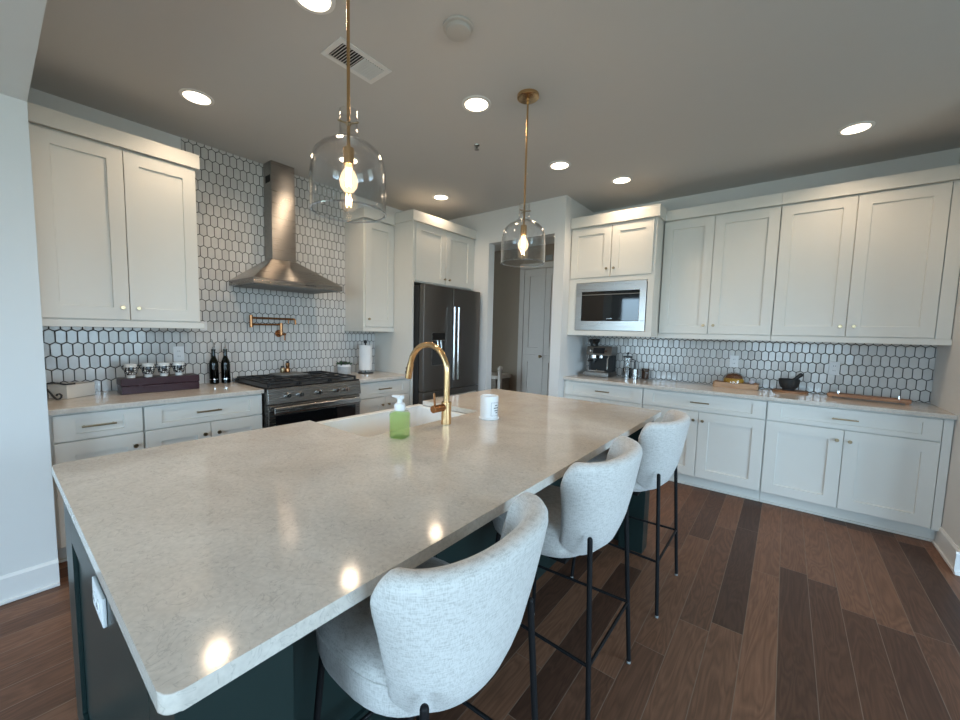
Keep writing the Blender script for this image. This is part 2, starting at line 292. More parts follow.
bt_ = M['bulb'].node_tree; bo_ = bt_.nodes['Material Output']; bm_ = bt_.nodes.new('ShaderNodeMixShader'); btr_ = bt_.nodes.new('ShaderNodeBsdfTransparent')
bm_.inputs[0].default_value = 0.22; bt_.links.new(btr_.outputs[0], bm_.inputs[1]); bt_.links.new(bt_.nodes['Emission'].outputs[0], bm_.inputs[2]); bt_.links.new(bm_.outputs[0], bo_.inputs[0])
M['benchw'] = wood_mat('grey_brown_wood', (0.10, 0.075, 0.055), (0.20, 0.16, 0.12), 'x')
M['grey'] = P('mid_grey_plastic', (0.22, 0.22, 0.21), 0.6)
# green soap: clear tint with a little body
def soap_mat():
    m = bpy.data.materials.new('green_soap'); m.use_nodes = True; t = m.node_tree; t.nodes.clear()
    o = t.nodes.new('ShaderNodeOutputMaterial'); a = t.nodes.new('ShaderNodeMixShader'); a.inputs[0].default_value = 0.10
    tr = t.nodes.new('ShaderNodeBsdfTransparent'); tr.inputs[0].default_value = (0.86, 0.95, 0.70, 1)
    pb = t.nodes.new('ShaderNodeBsdfPrincipled'); pb.inputs['Base Color'].default_value = (0.60, 0.78, 0.42, 1); pb.inputs['Roughness'].default_value = 0.15
    t.links.new(tr.outputs[0], a.inputs[1]); t.links.new(pb.outputs[0], a.inputs[2]); t.links.new(a.outputs[0], o.inputs[0])
    return m
M['soap'] = soap_mat()

# ------------------------------------------------------------------ mesh helpers
BASE = {}
class MB:
    """collects shapes into one mesh; f maps local (u, depth, z) to world"""
    def __init__(s, f=None): s.bm = bmesh.new(); s.f = f or (lambda u, d, z: (u, d, z))
    def v(s, p): return s.bm.verts.new(s.f(*p))
    def _bev(s, vs, bev, seg, only=None):
        if not bev: return
        vset = set(vs); es = [e for e in s.bm.edges if e.verts[0] in vset and e.verts[1] in vset]
        if only: es = [e for e in es if only(e)]
        bmesh.ops.bevel(s.bm, geom=es, offset=bev, segments=seg, profile=0.5, affect='EDGES', clamp_overlap=True)
    def box(s, a, b, bev=0.0, seg=2):
        x0, y0, z0 = a; x1, y1, z1 = b
        vs = [s.v(p) for p in ((x0, y0, z0), (x1, y0, z0), (x1, y1, z0), (x0, y1, z0), (x0, y0, z1), (x1, y0, z1), (x1, y1, z1), (x0, y1, z1))]
        for f in ((0, 3, 2, 1), (4, 5, 6, 7), (0, 1, 5, 4), (1, 2, 6, 5), (2, 3, 7, 6), (3, 0, 4, 7)): s.bm.faces.new([vs[i] for i in f])
        s._bev(vs, bev, seg); return s
    def hexa(s, pts, bev=0.0):
        vs = [s.v(p) for p in pts]
        for f in ((0, 3, 2, 1), (4, 5, 6, 7), (0, 1, 5, 4), (1, 2, 6, 5), (2, 3, 7, 6), (3, 0, 4, 7)): s.bm.faces.new([vs[i] for i in f])
        s._bev(vs, bev, 2); return s
    def cyl(s, p0, p1, r0, r1=None, n=20, bev=0.0):
        r1 = r0 if r1 is None else r1; p0 = Vector(p0); p1 = Vector(p1); d = (p1 - p0).normalized()
        a = d.orthogonal().normalized(); b = d.cross(a)
        R0 = [s.v(p0 + (a * math.cos(t) + b * math.sin(t)) * r0) for t in (2 * pi * i / n for i in range(n))]
        R1 = [s.v(p1 + (a * math.cos(t) + b * math.sin(t)) * r1) for t in (2 * pi * i / n for i in range(n))]
        for i in range(n): s.bm.faces.new((R0[i], R0[(i + 1) % n], R1[(i + 1) % n], R1[i]))
        s.bm.faces.new(R0[::-1]); s.bm.faces.new(R1)
        if bev:
            rim = set(R0) | set(R1); es = [e for e in s.bm.edges if e.verts[0] in rim and e.verts[1] in rim and ((e.verts[0] in R0) == (e.verts[1] in R0))]
            bmesh.ops.bevel(s.bm, geom=es, offset=bev, segments=2, profile=0.5, affect='EDGES', clamp_overlap=True)
        return s
    def lathe(s, c, prof, n=32, closed=False):
        """prof: (r, z) list around the vertical axis through c; r=0 ends become poles"""
        rings = []
        for (r, z) in prof:
            if r < 1e-6: rings.append([s.v((c[0], c[1], c[2] + z))])
            else: rings.append([s.v((c[0] + r * math.cos(2 * pi * i / n), c[1] + r * math.sin(2 * pi * i / n), c[2] + z)) for i in range(n)])
        pairs = list(zip(rings, rings[1:])) + ([(rings[-1], rings[0])] if closed else [])
        for A, B in pairs:
            for i in range(n):
                j = (i + 1) % n
                if len(A) == 1 and len(B) == 1: continue
                if len(A) == 1: s.bm.faces.new((A[0], B[j], B[i]))
                elif len(B) == 1: s.bm.faces.new((A[i], A[j], B[0]))
                else: s.bm.faces.new((A[i], A[j], B[j], B[i]))
        return s
    def tube(s, pts, r, n=12, caps=True):
        pts = [Vector(p) for p in pts]; rr = r if isinstance(r, (list, tuple)) else [r] * len(pts)
        prev = None; rings = []
        for i, p in enumerate(pts):
            d = (pts[min(i + 1, len(pts) - 1)] - pts[max(i - 1, 0)]).normalized()
            a = (d.orthogonal() if prev is None else prev - d * prev.dot(d)).normalized(); prev = a; b = d.cross(a)
            rings.append([s.v(p + (a * math.cos(t) + b * math.sin(t)) * rr[i]) for t in (2 * pi * k / n for k in range(n))])
        for A, B in zip(rings, rings[1:]):
            for i in range(n): s.bm.faces.new((A[i], A[(i + 1) % n], B[(i + 1) % n], B[i]))
        if caps: s.bm.faces.new(rings[0][::-1]); s.bm.faces.new(rings[-1])
        return s
    def prism(s, out, z0, z1, bev=0.0, seg=2):
        lo = [s.v((x, y, z0)) for x, y in out]; hi = [s.v((x, y, z1)) for x, y in out]; n = len(out)
        s.bm.faces.new(lo[::-1]); s.bm.faces.new(hi)
        for i in range(n): s.bm.faces.new((lo[i], lo[(i + 1) % n], hi[(i + 1) % n], hi[i]))
        if bev:
            L, Hh = set(lo), set(hi); es = [e for e in s.bm.edges if (e.verts[0] in L and e.verts[1] in L) or (e.verts[0] in Hh and e.verts[1] in Hh)]
            bmesh.ops.bevel(s.bm, geom=es, offset=bev, segments=seg, profile=0.5, affect='EDGES', clamp_overlap=True)
        return s
    def ball(s, c, r, n=16, sc=(1, 1, 1)):
        prof = [(math.sin(pi * i / n), -math.cos(pi * i / n)) for i in range(n + 1)]; m2 = 2 * n; rings = []
        for (q, z) in prof:
            if q < 1e-6: rings.append([s.v((c[0], c[1], c[2] + z * r * sc[2]))])
            else: rings.append([s.v((c[0] + q * r * sc[0] * math.cos(2 * pi * i / m2), c[1] + q * r * sc[1] * math.sin(2 * pi * i / m2), c[2] + z * r * sc[2])) for i in range(m2)])
        for A, B in zip(rings, rings[1:]):
            for i in range(m2):
                j = (i + 1) % m2
                if len(A) == 1: s.bm.faces.new((A[0], B[j], B[i]))
                elif len(B) == 1: s.bm.faces.new((A[i], A[j], B[0]))
                else: s.bm.faces.new((A[i], A[j], B[j], B[i]))
        return s
    def door(s, u0, u1, z0, z1, d0, d1, fu=0.08, fz=0.08, rec=0.012):
        """shaker front: frame with a recessed flat panel, front face at depth d1"""
        c = 0.0018; e = 0.002
        def ring(i, d, fu_=0.0, fz_=0.0): return [s.v(p) for p in ((u0 + i + fu_, d, z0 + i + fz_), (u1 - i - fu_, d, z0 + i + fz_), (u1 - i - fu_, d, z1 - i - fz_), (u0 + i + fu_, d, z1 - i - fz_))]
        A = ring(0, d0); B = ring(0, d1 - c); C = ring(c, d1); D = ring(0, d1, fu, fz); E_ = ring(0, d1 - rec, fu + e, fz + e)
        s.bm.faces.new(A[::-1]); s.bm.faces.new(E_)
        for X, Y in ((A, B), (B, C), (C, D), (D, E_)):
            for i in range(4): s.bm.faces.new((X[i], X[(i + 1) % 4], Y[(i + 1) % 4], Y[i]))
        return s
    def build(s, name, mat, parent=None, ang=35, **props):
        bm = s.bm
        bmesh.ops.recalc_face_normals(bm, faces=bm.faces[:])
        b = BASE.get(parent, Vector((0, 0, 0))) if parent else Vector((0, 0, 0))
        own = props.pop('at', None)
        if own is not None: b = Vector(own)
        bmesh.ops.translate(bm, verts=bm.verts[:], vec=-b)
        me = bpy.data.meshes.new(name); bm.to_mesh(me); bm.free()
        me.materials.append(mat)
        me.shade_smooth(); me.set_sharp_from_angle(angle=math.radians(ang))
        o = bpy.data.objects.new(name, me); COL.objects.link(o)
        wm_ = o.modifiers.new('weighted_normals', 'WEIGHTED_NORMAL'); wm_.keep_sharp = True; wm_.weight = 80
        if own is not None: o.location = b
        if parent: o.parent = parent
        BASE[o] = b
        for k, v in props.items(): o[k] = v
        return o
def thing(name, label, cat, loc, group=None):
    o = bpy.data.objects.new(name, None); COL.objects.link(o); o.location = loc; o.empty_display_size = 0.05
    o['label'] = label; o['category'] = cat
    if group: o['group'] = group
    BASE[o] = Vector(loc); return o
def tag(o, label, cat, group=None):
    o['label'] = label; o['category'] = cat
    if group: o['group'] = group
    return o
def copy_tree(o, parent=None):
    c = o.copy(); COL.objects.link(c)
    if parent: c.parent = parent
    for ch in list(o.children): copy_tree(ch, c)
    return c
def struct(name, mb, mat): return mb.build(name, mat, kind='structure')
def rrect(x0, y0, x1, y1, r, n=6):
    pts = []
    for cx, cy, a in ((x1 - r, y1 - r, 0), (x0 + r, y1 - r, 90), (x0 + r, y0 + r, 180), (x1 - r, y0 + r, 270)):
        for i in range(n + 1):
            t = math.radians(a + 90 * i / n); pts.append((cx + r * math.cos(t), cy + r * math.sin(t)))
    return pts
LF = lambda u, d, z: (d, u, z)            # range wall: u runs along y, depth out along +x
RF = lambda u, d, z: (u, W - d, z)        # long wall: u runs along x, depth out along -y

# ------------------------------------------------------------------ structure
struct('floor', MB().box((-1.2, -3.0, -0.1), (7.4, 6.2, 0.0)), M['floor'])
struct('ceiling', MB().box((-1.2, -3.0, H), (7.4, 6.2, H + 0.1)), M['ceiling'])
struct('wall_left', MB().box((-0.12, 0.328, 0), (0, 4.042, H)), M['wall'])
xD0, xD1, zD = 0.86, 1.732, 2.46
struct('wall_doorway', MB().box((-0.12, 4.042, 0), (xD0, 4.16, H)).box((xD1, 4.042, 0), (1.85, 4.16, H)).box((xD0, 4.042, zD), (xD1, 4.16, H)), M['wall'])
struct('wall_niche', MB().box((1.732, 4.16, 0), (1.85, 6.0, H)), M['wall'])
struct('wall_back', MB().box((1.85, W, 0), (7.32, W + 0.12, H)), M['wall'])
struct('wall_right', MB().box((4.65, 3.76, 0), (4.77, W, H)), M['wall'])
struct('wall_stub', MB().box((-1.12, -0.12, 0), (0.81, 0.328, 2.452)), M['wall'])
struct('trim_header', MB().box((-1.12, -0.12, 2.452), (4.9, 0.328, H)), M['wall'])
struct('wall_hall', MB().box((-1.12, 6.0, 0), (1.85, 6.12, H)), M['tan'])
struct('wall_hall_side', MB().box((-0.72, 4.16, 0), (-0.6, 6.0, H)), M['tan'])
struct('wall_living', MB().box((-1.12, -2.8, 0), (-1.0, -0.12, H)), M['wall'])
def wall_with_windows(name, ax, pl, lo, hi, wins):
    mb = MB(); cur = lo
    def bx(a0, a1, z0, z1):
        if a1 - a0 < 1e-4 or z1 - z0 < 1e-4: return
        if ax == 'y': mb.box((a0, pl - 0.12, z0), (a1, pl, z1))
        else: mb.box((pl, a0, z0), (pl + 0.12, a1, z1))
    for (a0, a1, z0, z1) in wins:
        bx(cur, a0, 0, H); bx(a0, a1, 0, z0); bx(a0, a1, z1, H); cur = a1
    bx(cur, hi, 0, H)
    return struct(name, mb, M['wall'])
wall_with_windows('wall_rear', 'y', -2.8, -1.12, 7.32, [w[2:] for w in WINS if w[0] == 'y'])
wall_with_windows('wall_far_side', 'x', 7.2, -2.8, W, [w[2:] for w in WINS if w[0] == 'x'])
for i, (ax, pl, a0, a1, z0, z1) in enumerate(WINS):
    fr = MB(); gl = MB(); am = (a0 + a1) / 2; t = 0.05
    for (p, q, r_, s_) in ((a0, a0 + t, z0, z1), (a1 - t, a1, z0, z1), (am - t / 2, am + t / 2, z0, z1), (a0, a1, z0, z0 + t), (a0, a1, z1 - t, z1)):
        if ax == 'y': fr.box((p, pl - 0.09, r_), (q, pl - 0.03, s_))
        else: fr.box((pl + 0.03, p, r_), (pl + 0.09, q, s_))
    if ax == 'y': gl.box((a0 + t, pl - 0.065, z0 + t), (a1 - t, pl - 0.06, z1 - t))
    else: gl.box((pl + 0.06, a0 + t, z0 + t), (pl + 0.065, a1 - t, z1 - t))
    f = struct('window_%d' % (i + 1), fr, M['trim']); gl.build('pane', M['winglass'], f)
# baseboards with shoe moulding
def base(name, f, u0, u1):
    mb = MB(f); mb.box((u0, 0, 0), (u1, 0.014, 0.125)); mb.hexa([(u0, 0, .125), (u1, 0, .125), (u1, .014, .125), (u0, .014, .125), (u0, 0, .138), (u1, 0, .138), (u1, .006, .138), (u0, .006, .138)])
    mb.box((u0, 0.0142, 0), (u1, 0.028, 0.018), 0.004)
    return struct(name, mb, M['trim'])
base('baseboard_stub', lambda u, d, z: (0.81 + d, u, z), -0.12, 0.328)
base('baseboard_right', lambda u, d, z: (4.65 - d, u, z), 3.76, W - 0.56)
base('baseboard_right_end', lambda u, d, z: (u, 3.76 - d, z), 4.622, 4.77)
base('baseboard_niche', lambda u, d, z: (u, 4.042 - d, z), xD1, 1.85)
# hall beyond the doorway: door with casing, small grey grille over it
xh0, xh1 = 0.20, 1.02
struct('trim_hall_casing', MB().box((xh0 - .09, 5.97, 0), (xh0, 6.0, 2.46), 0.004).box((xh1, 5.97, 0), (xh1 + .09, 6.0, 2.46), 0.004).box((xh0 - .09, 5.97, 2.46), (xh1 + .09, 6.0, 2.55), 0.004), M['halldim'])
dm = MB(lambda u, d, z: (u, 6.0 - d, z))
for (a, b) in ((xh0 + .004, 0.6), (0.604, xh1 - .004)):
    dm.door(a, b, 0.01, 1.02, 0.0, 0.022, 0.1, 0.12); dm.door(a, b, 1.022, 2.455, 0.0, 0.022, 0.1, 0.12)
d1 = struct('door_1', dm, M['halldim'])
MB().cyl((0.57, 5.978, 1.0), (0.57, 5.93, 1.0), 0.012).ball((0.57, 5.92, 1.0), 0.026, 8).build('door_knob', M['bronze'], d1)
tag(MB().box((0.58, 5.985, 2.575), (0.70, 6.0, 2.66), 0.004).build('wall_grille', M['grey']), 'small grey rectangle on hall wall above the white door', 'grille')
hl = thing('hall_fill_light', 'added unseen ceiling lamp that warms the hall beyond the doorway', 'ceiling light', (1.15, 5.35, H))  # added lamp, out of view, to warm and brighten the hall
MB().lathe((1.15, 5.35, H), [(0, -.0006), (.15, -.0006), (.15, -.02), (0, -.02)], 28).build('base', M['trim'], hl)
MB().lathe((1.15, 5.35, H), [(0, -.0205), (.14, -.0205), (.13, -.05), (.08, -.075), (0, -.082)], 28).build('diffuser', emit('hall_fill_glow', (1.0, .78, .55), 6), hl)
bt = thing('hall_bench', 'dark wooden bench by tan wall seen through the doorway', 'bench', (-0.25, 5.7, 0))
bb = MB(); bb.box((-0.58, 5.5, 0.60), (0.02, 5.95, 0.66), 0.01); bb.build('bench_seat', M['halldim'], bt)
bb = MB(); bb.box((-0.58, 5.52, 0.33), (-0.02, 5.95, 0.598), 0.005); bb.build('bench_drawer', M['benchw'], bt)
for (a, b) in ((-0.55, 5.55), (-0.05, 5.55), (-0.55, 5.9), (-0.05, 5.9)): MB().box((a, b, 0), (a + .05, b + .04, 0.328)).build('leg', M['benchw'], bt)
MB().box((0.03, 5.5, 0), (0.08, 5.56, 0.74)).ball((0.055, 5.53, 0.78), 0.045, 8).build('armrest_post', M['halldim'], bt)

# ------------------------------------------------------------------ backsplashes
tb = MB(LF); g = 0.01
out = [(0.329, 0.914), (2.9985, 0.914), (2.9985, 1.41), (2.64, 1.41), (2.64, H), (1.17, H), (1.17, 1.41), (0.329, 1.41)]
lo = [tb.v((u, 0.001, z)) for u, z in out]; hi = [tb.v((u, g, z)) for u, z in out]
tb.bm.faces.new(lo); tb.bm.faces.new(hi)
for i in range(8): tb.bm.faces.new((lo[i], lo[(i + 1) % 8], hi[(i + 1) % 8], hi[i]))
tag(tb.build('tile_backsplash', M['tileL']), 'white elongated hexagon tile with dark grout behind the range and hood', 'backsplash')
tag(MB(RF).box((1.851, 0.001, 0.914), (4.649, g, 1.41)).build('tile_backsplash', M['tileR']), 'white elongated hexagon tile strip behind the coffee machine and mortar', 'backsplash')

# ------------------------------------------------------------------ cabinets
FD = 0.62   # face of base fronts
def knob(f, u, z, d, parent, r=0.0135):
    mb = MB(f); mb.cyl((u, d, z), (u, d + .016, z), 0.005, n=10); mb.cyl((u, d + .014, z), (u, d + .027, z), r * .85, r, 14, 0.002)
    return mb.build('knob', M['champ'], parent)
def pull(f, u0, u1, z, d, parent):
    mb = MB(f)
    for u in (u0 + .012, u1 - .012): mb.cyl((u, d, z), (u, d + .026, z), 0.0045, n=10)
    mb.box((u0, d + .024, z - .0055), (u1, d + .034, z + .0055), 0.002)
    return mb.build('handle', M['bronze'], parent)
def base_cab(f, u0, u1, label, drawers, doors, fill=(0, 0), group=None):
    """doors: (u0, u1, knob_u or None)"""
    c = f((u0 + u1) / 2, 0.3, 0); t = thing('base_cabinet', label, 'cabinet', c, group)
    MB(f).box((u0, 0.012, 0.105), (u1, 0.598, 0.883)).build('carcass', M['cab'], t)
    MB(f).box((u0, 0.02, 0.0), (u1, 0.535, 0.104)).box((u0, 0.5355, 0.0), (u1, 0.557, 0.016), 0.004).build('toe_kick', M['cab'], t)
    if fill[0] < fill[1]: MB(f).box((fill[0], 0.5985, 0.107), (fill[1], 0.614, 0.872), 0.002).build('filler_strip', M['cab'], t)
    for (a, b, h0, h1) in drawers:
        o = MB(f).door(a, b, 0.722, 0.871, 0.599, FD, 0.088, 0.034).build('drawer_front', M['cab'], t); pull(f, h0, h1, 0.799, FD, o)
    for (a, b, k) in doors:
        o = MB(f).door(a, b, 0.113, 0.714, 0.599, FD, 0.08, 0.08).build('door', M['cab'], t)
        if k: knob(f, k, 0.637, FD, o)
    return t
base_cab(LF, 0.331, 0.747, 'white base cabinet under the scrolled iron box, against the stub wall', [(0.354, 0.743, .465, .616)], [(0.354, 0.743, 0.700)])
base_cab(LF, 0.749, 1.470, 'white base cabinet left of the range, one wide drawer over two doors', [(0.753, 1.466, 1.027, 1.179)], [(0.753, 1.115, 1.075), (1.119, 1.466, 1.162)])
base_cab(LF, 2.332, 2.998, 'white base cabinet between the range and the refrigerator', [(2.362, 2.994, 2.575, 2.727)], [(2.362, 2.662, 2.622), (2.666, 2.994, 2.704)], fill=(2.334, 2.359))
base_cab(RF, 1.852, 2.686, 'white base cabinet under the coffee machine', [(1.872, 2.682, 2.221, 2.367)], [(1.872, 2.276, 2.235), (2.280, 2.682, 2.32)], fill=(1.853, 1.869))
base_cab(RF, 2.688, 3.654, 'white base cabinet under the bread board, drawer over two doors', [(2.692, 3.650, 3.101, 3.250)], [(2.692, 3.169, 3.135), (3.173, 3.650, 3.206)])
base_cab(RF, 3.656, 4.648, 'white base cabinet at the right wall, drawer over two doors', [(3.660, 4.598, 4.048, 4.194)], [(3.660, 4.124, 4.089), (4.128, 4.598, 4.160)], fill=(4.602, 4.646))

def crown(f, u0, u1, z0, z1, d, t, left=None, right=None, dback=0.0):
    """flat crown board with a small lip, optional returns to depth left/right"""
    mb = MB(f); mb.box((u0, d - .022, z0), (u1, d, z1), 0.0015)
    if left is not None: mb.box((u0, left, z0), (u0 + .022, d - .0225, z1))
    if right is not None: mb.box((u1 - .022, right, z0), (u1, d - .0225, z1))
    return mb.build('crown_moulding', M['cab'], t)
def wall_cab(f, u0, u1, label, doors, depth=0.33, crown_u=None, rail_u=None, fill=None, cl=None, cr=None, rl=None, rr=None):
    t = thing('wall_cabinet', label, 'cabinet', f((u0 + u1) / 2, depth / 2, 1.375))
    MB(f).box((u0, 0.0115, 1.412), (u1, depth - .001, 2.60)).build('carcass', M['cab'], t)
    for (a, b, k) in doors:
        o = MB(f).door(a, b, 1.419, 2.503, depth, depth + .02, 0.078, 0.078).build('door', M['cab'], t); knob(f, k, 1.497, depth + .02, o)
    if fill: MB(f).box((fill[0], depth, 1.414), (fill[1], depth + .012, 2.508), 0.002).build('filler_strip', M['cab'], t)
    cu = crown_u or (u0, u1); ru = rail_u or (u0, u1)
    crown(f, cu[0], cu[1], 2.513, 2.610, depth + .042, t, cl, cr)
    mb = MB(f); mb.box((ru[0], depth - .02, 1.368), (ru[1], depth + .03, 1.4115), 0.003)
    if rl is not None: mb.box((ru[0], rl, 1.368), (ru[0] + .02, depth - .0205, 1.4115))
    if rr is not None: mb.box((ru[1] - .02, rr, 1.368), (ru[1], depth - .0205, 1.4115))
    mb.build('light_rail', M['cab'], t)
    return t
wall_cab(LF, 0.331, 1.157, 'white two-door wall cabinet left of the steel hood', [(0.356, 0.755, 0.718), (0.759, 1.154, 0.799)], crown_u=(0.331, 1.177), rail_u=(0.331, 1.178), cr=0.0115, rr=0.0115)
wall_cab(LF, 2.608, 2.998, 'narrow white one-door wall cabinet above the paper towel roll', [(2.628, 2.994, 2.657)], crown_u=(2.588, 2.998), rail_u=(2.588, 2.998), cl=0.0115, rl=0.0115)
wall_cab(RF, 2.726, 3.633, 'white two-door wall cabinet beside the built-in microwave, above the bread board', [(2.730, 3.154, 3.120), (3.158, 3.630, 3.200)])
wall_cab(RF, 3.635, 4.648, 'white two-door wall cabinet nearest the right wall, above the mortar', [(3.638, 4.097, 4.064), (4.101, 4.565, 4.142)], fill=(4.57, 4.645))
# microwave cabinet
t = thing('microwave_cabinet', 'deep white cabinet holding the microwave, over the coffee machine', 'cabinet', RF(2.285, 0.3, 1.375)); md = 0.571
MB(RF).box((1.852, 0.0115, 1.94), (2.718, md - .001, 2.60)).box((1.852, 0.0115, 1.43), (1.93, md - .001, 1.9395)).box((2.668, 0.0115, 1.43), (2.718, md - .001, 1.9395)).build('carcass', M['cab'], t)
MB(RF).box((1.852, 0.0115, 1.376), (2.724, md + .022, 1.4295), 0.004).build('bottom_shelf', M['cab'], t)
MB(RF).box((1.852, md, 1.43), (1.935, md + .014, 1.975)).box((2.662, md, 1.43), (2.718, md + .014, 1.975)).box((1.9355, md, 1.934), (2.6615, md + .014, 1.975)).build('face_frame', M['cab'], t)
for (a, b, k) in ((1.862, 2.290, 2.258), (2.297, 2.692, 2.333)):
    o = MB(RF).door(a, b, 1.985, 2.503, md, md + .02, 0.075, 0.075).build('door', M['cab'], t); knob(RF, k, 2.064, md + .02, o)
crown(RF, 1.853, 2.742, 2.513, 2.622, md + .042, t, None, 0.38)
mw = thing('microwave', 'built-in stainless microwave with black glass door', 'microwave', RF(2.3, 0.45, 1.43))
MB(RF).box((1.96, 0.10, 1.435), (2.64, md - .002, 1.92)).build('housing', M['dark'], mw)
mb = MB(RF)
mb.box((1.940, md + .0145, 1.432), (2.657, md + .024, 1.53), 0.002).box((1.940, md + .0145, 1.838), (2.657, md + .024, 1.930), 0.002).box((1.940, md + .0145, 1.5305), (2.003, md + .024, 1.8375), 0.002).box((2.596, md + .0145, 1.5305), (2.657, md + .024, 1.8375), 0.002)
mb.build('trim_frame', M['steelx'], mw)
gd = MB(RF).box((2.004, md - .0015, 1.531), (2.595, md + .02, 1.8370), 0.002).build('door_glass', M['bglass'], mw)
MB(RF).box((2.28, md + .0202, 1.552), (2.335, md + .0206, 1.557)).build('maker_mark', M['chrome'], gd)
MB(RF).box((2.004, md + .0203, 1.800), (2.595, md + .0222, 1.806)).build('door_trim_line', M['grey'], gd)
# refrigerator surround
t = thing('refrigerator_cabinet', 'tall white surround with two-door cabinet over the refrigerator', 'cabinet', (0.32, 3.52, 0)); fd = 0.642
MB(LF).box((3.0, 0.001, 0.0), (3.022, fd, 2.60), 0.001).build('side_panel', M['cab'], t)
MB(LF).box((4.018, 0.001, 0.0), (4.040, fd - .02, 2.60)).build('side_panel', M['cab'], t)
MB(LF).box((3.0225, 0.001, 1.905), (4.0175, fd - .021, 2.60)).build('carcass', M['cab'], t)
for (a, b, k) in ((3.045, 3.511, 3.487), (3.517, 3.985, 3.566)):
    o = MB(LF).door(a, b, 1.917, 2.520, fd - .02, fd, 0.075, 0.066).build('door', M['cab'], t); knob(LF, k, 1.977, fd, o)
for (a, b) in ((3.987, 4.040), (3.0225, 3.043)): MB(LF).box((a, fd - .02, 1.907), (b, fd - .006, 2.52)).build('filler_strip', M['cab'], t)
crown(LF, 2.982, 4.040, 2.530, 2.636, fd + .022, t, 0.376, None)

# ------------------------------------------------------------------ worktops
def top(f, u0, u1, label, d1=0.648):
    return tag(MB(f).box((u0, 0.0105, 0.884), (u1, d1, 0.9138), 0.003).build('worktop', M['quartz']), label, 'worktop')
top(LF, 0.3295, 1.473, 'pale quartz worktop left of the range under the burgundy box')
top(LF, 2.328, 2.999, 'short pale quartz worktop between range and refrigerator')
top(RF, 1.8505, 4.6495, 'long pale quartz worktop along the back wall under the microwave')

# ------------------------------------------------------------------ island
ix0, ix1, iy0, iy1 = 1.843, 3.155, 0.262, 2.844; sy0, sy1, sx = 1.186, 2.0, 2.325
def arc(cx, cy, r, a0, a1, n=6): return [(cx + r * math.cos(math.radians(a0 + (a1 - a0) * i / n)), cy + r * math.sin(math.radians(a0 + (a1 - a0) * i / n))) for i in range(n + 1)]
r = 0.022
outl = arc(ix0 + r, iy0 + r, r, 180, 270) + arc(ix1 - r, iy0 + r, r, 270, 360) + arc(ix1 - r, iy1 - r, r, 0, 90) + arc(ix0 + r, iy1 - r, r, 90, 180) \
    + [(ix0, sy1)] + arc(sx - .02, sy1 - .02, .02, 90, 0) + arc(sx - .02, sy0 + .02, .02, 0, -90) + [(ix0, sy0)]
tag(MB().prism(outl, 0.884, 0.914, 0.003).build('island_worktop', M['quartz']), 'large pale quartz island top with the sink cut out', 'worktop')
t = thing('kitchen_island', 'dark green island base under the large pale quartz top', 'island', (2.45, 1.55, 0))
bx0, bx1, by0, by1 = 1.870, 2.76, 0.283, 2.820
mb = MB(); mb.box((bx0 + .02, by0 + .041, 0.10), (bx1, sy0 - .012, 0.883)).box((bx0 + .02, sy0 - .012, 0.10), (bx1, sy1 + .012, 0.64)).box((2.36, sy0 - .012, 0.6405), (bx1, sy1 + .012, 0.883)).box((bx0 + .02, sy1 + .012, 0.10), (bx1, by1 - .041, 0.883))
mb.build('cabinet_body', M['green'], t)
MB().box((bx0 + .08, by0 + .041, 0), (bx1 - .02, by1 - .041, 0.0995)).build('toe_kick', M['green'], t)
for (ya, yb, s) in ((by0, by0 + .04, 1), (by1 - .04, by1, -1)):
    f = (lambda u, d, z: (u, by0 + .04 - d, z)) if s == 1 else (lambda u, d, z: (u, by1 - .04 + d, z))
    mb = MB(f); mb.box((bx0, 0, 0), (2.969, 0.028, 0.883))
    mb.box((bx0, 0.0285, 0), (bx0 + .16, 0.04, 0.883), 0.001)
    mb.box((bx0 + .1605, 0.0285, 0.70), (2.969, 0.04, 0.883), 0.001).box((bx0 + .1605, 0.0285, 0), (2.969, 0.04, 0.11), 0.001)
    mb.build('end_panel', M['green'], t)
for (ya, yb) in ((by0, .452), (by1 - .11, by1)): MB().box((2.970, ya, 0), (3.118, yb, 0.883), 0.002).build('corner_post', M['green'], t)
mb = MB(lambda u, d, z: (bx1 + d, u, z))
for k in range(3):
    a = by0 + .112 + k * (by1 - by0 - .224) / 3; b = a + (by1 - by0 - .224) / 3 - .002
    mb.door(a, b, 0.10, 0.882, 0.0005, 0.02, 0.08, 0.08)
mb.build('back_panel', M['green'], t)
# outlet on the island end, lying on its side
def outlet(f, u, z, label, hor=False, switch=False, w=.072, h=.117, thick=.006):
    w, h = (h, w) if hor else (w, h)
    o = thing('light_switch' if switch else 'wall_outlet', label, 'switch' if switch else 'outlet', f(u, 0, z))
    MB(f).box((u - w / 2, 0.0004, z - h / 2), (u + w / 2, thick, z + h / 2), 0.002).build('cover_plate', M['wplas'], o)
    if switch: MB(f).box((u - .012, thick + .0002, z - .022), (u + .012, thick + .004, z + .022), 0.001).build('rocker', M['wplas'], o)
    else:
        for s in (-1, 1):
            du, dz = (s * .02, 0) if hor else (0, s * .02)
            q = MB(f).cyl((u + du, thick + .0002, z + dz), (u + du, thick + .003, z + dz), 0.0155, n=16).build('socket', M['wplas'], o)
            mb = MB(f)
            for k in (-1, 1): mb.box((u + du + k * .006 - .0014, thick + .0031, z + dz - .004), (u + du + k * .006 + .0014, thick + .0036, z + dz + .006))
            mb.build('slots', M['ink'], q)
    return o
outlet(lambda u, d, z: (u, by0 - d, z), 2.556, 0.757, 'white outlet lying sideways on the dark green island end', hor=True, w=.068, h=.125, thick=.008)
TL = lambda u, d, z: (g + d, u, z); TR = lambda u, d, z: (u, W - g - d, z)
outlet(TL, 1.10, 1.165, 'white outlet on the tile above the burgundy box')
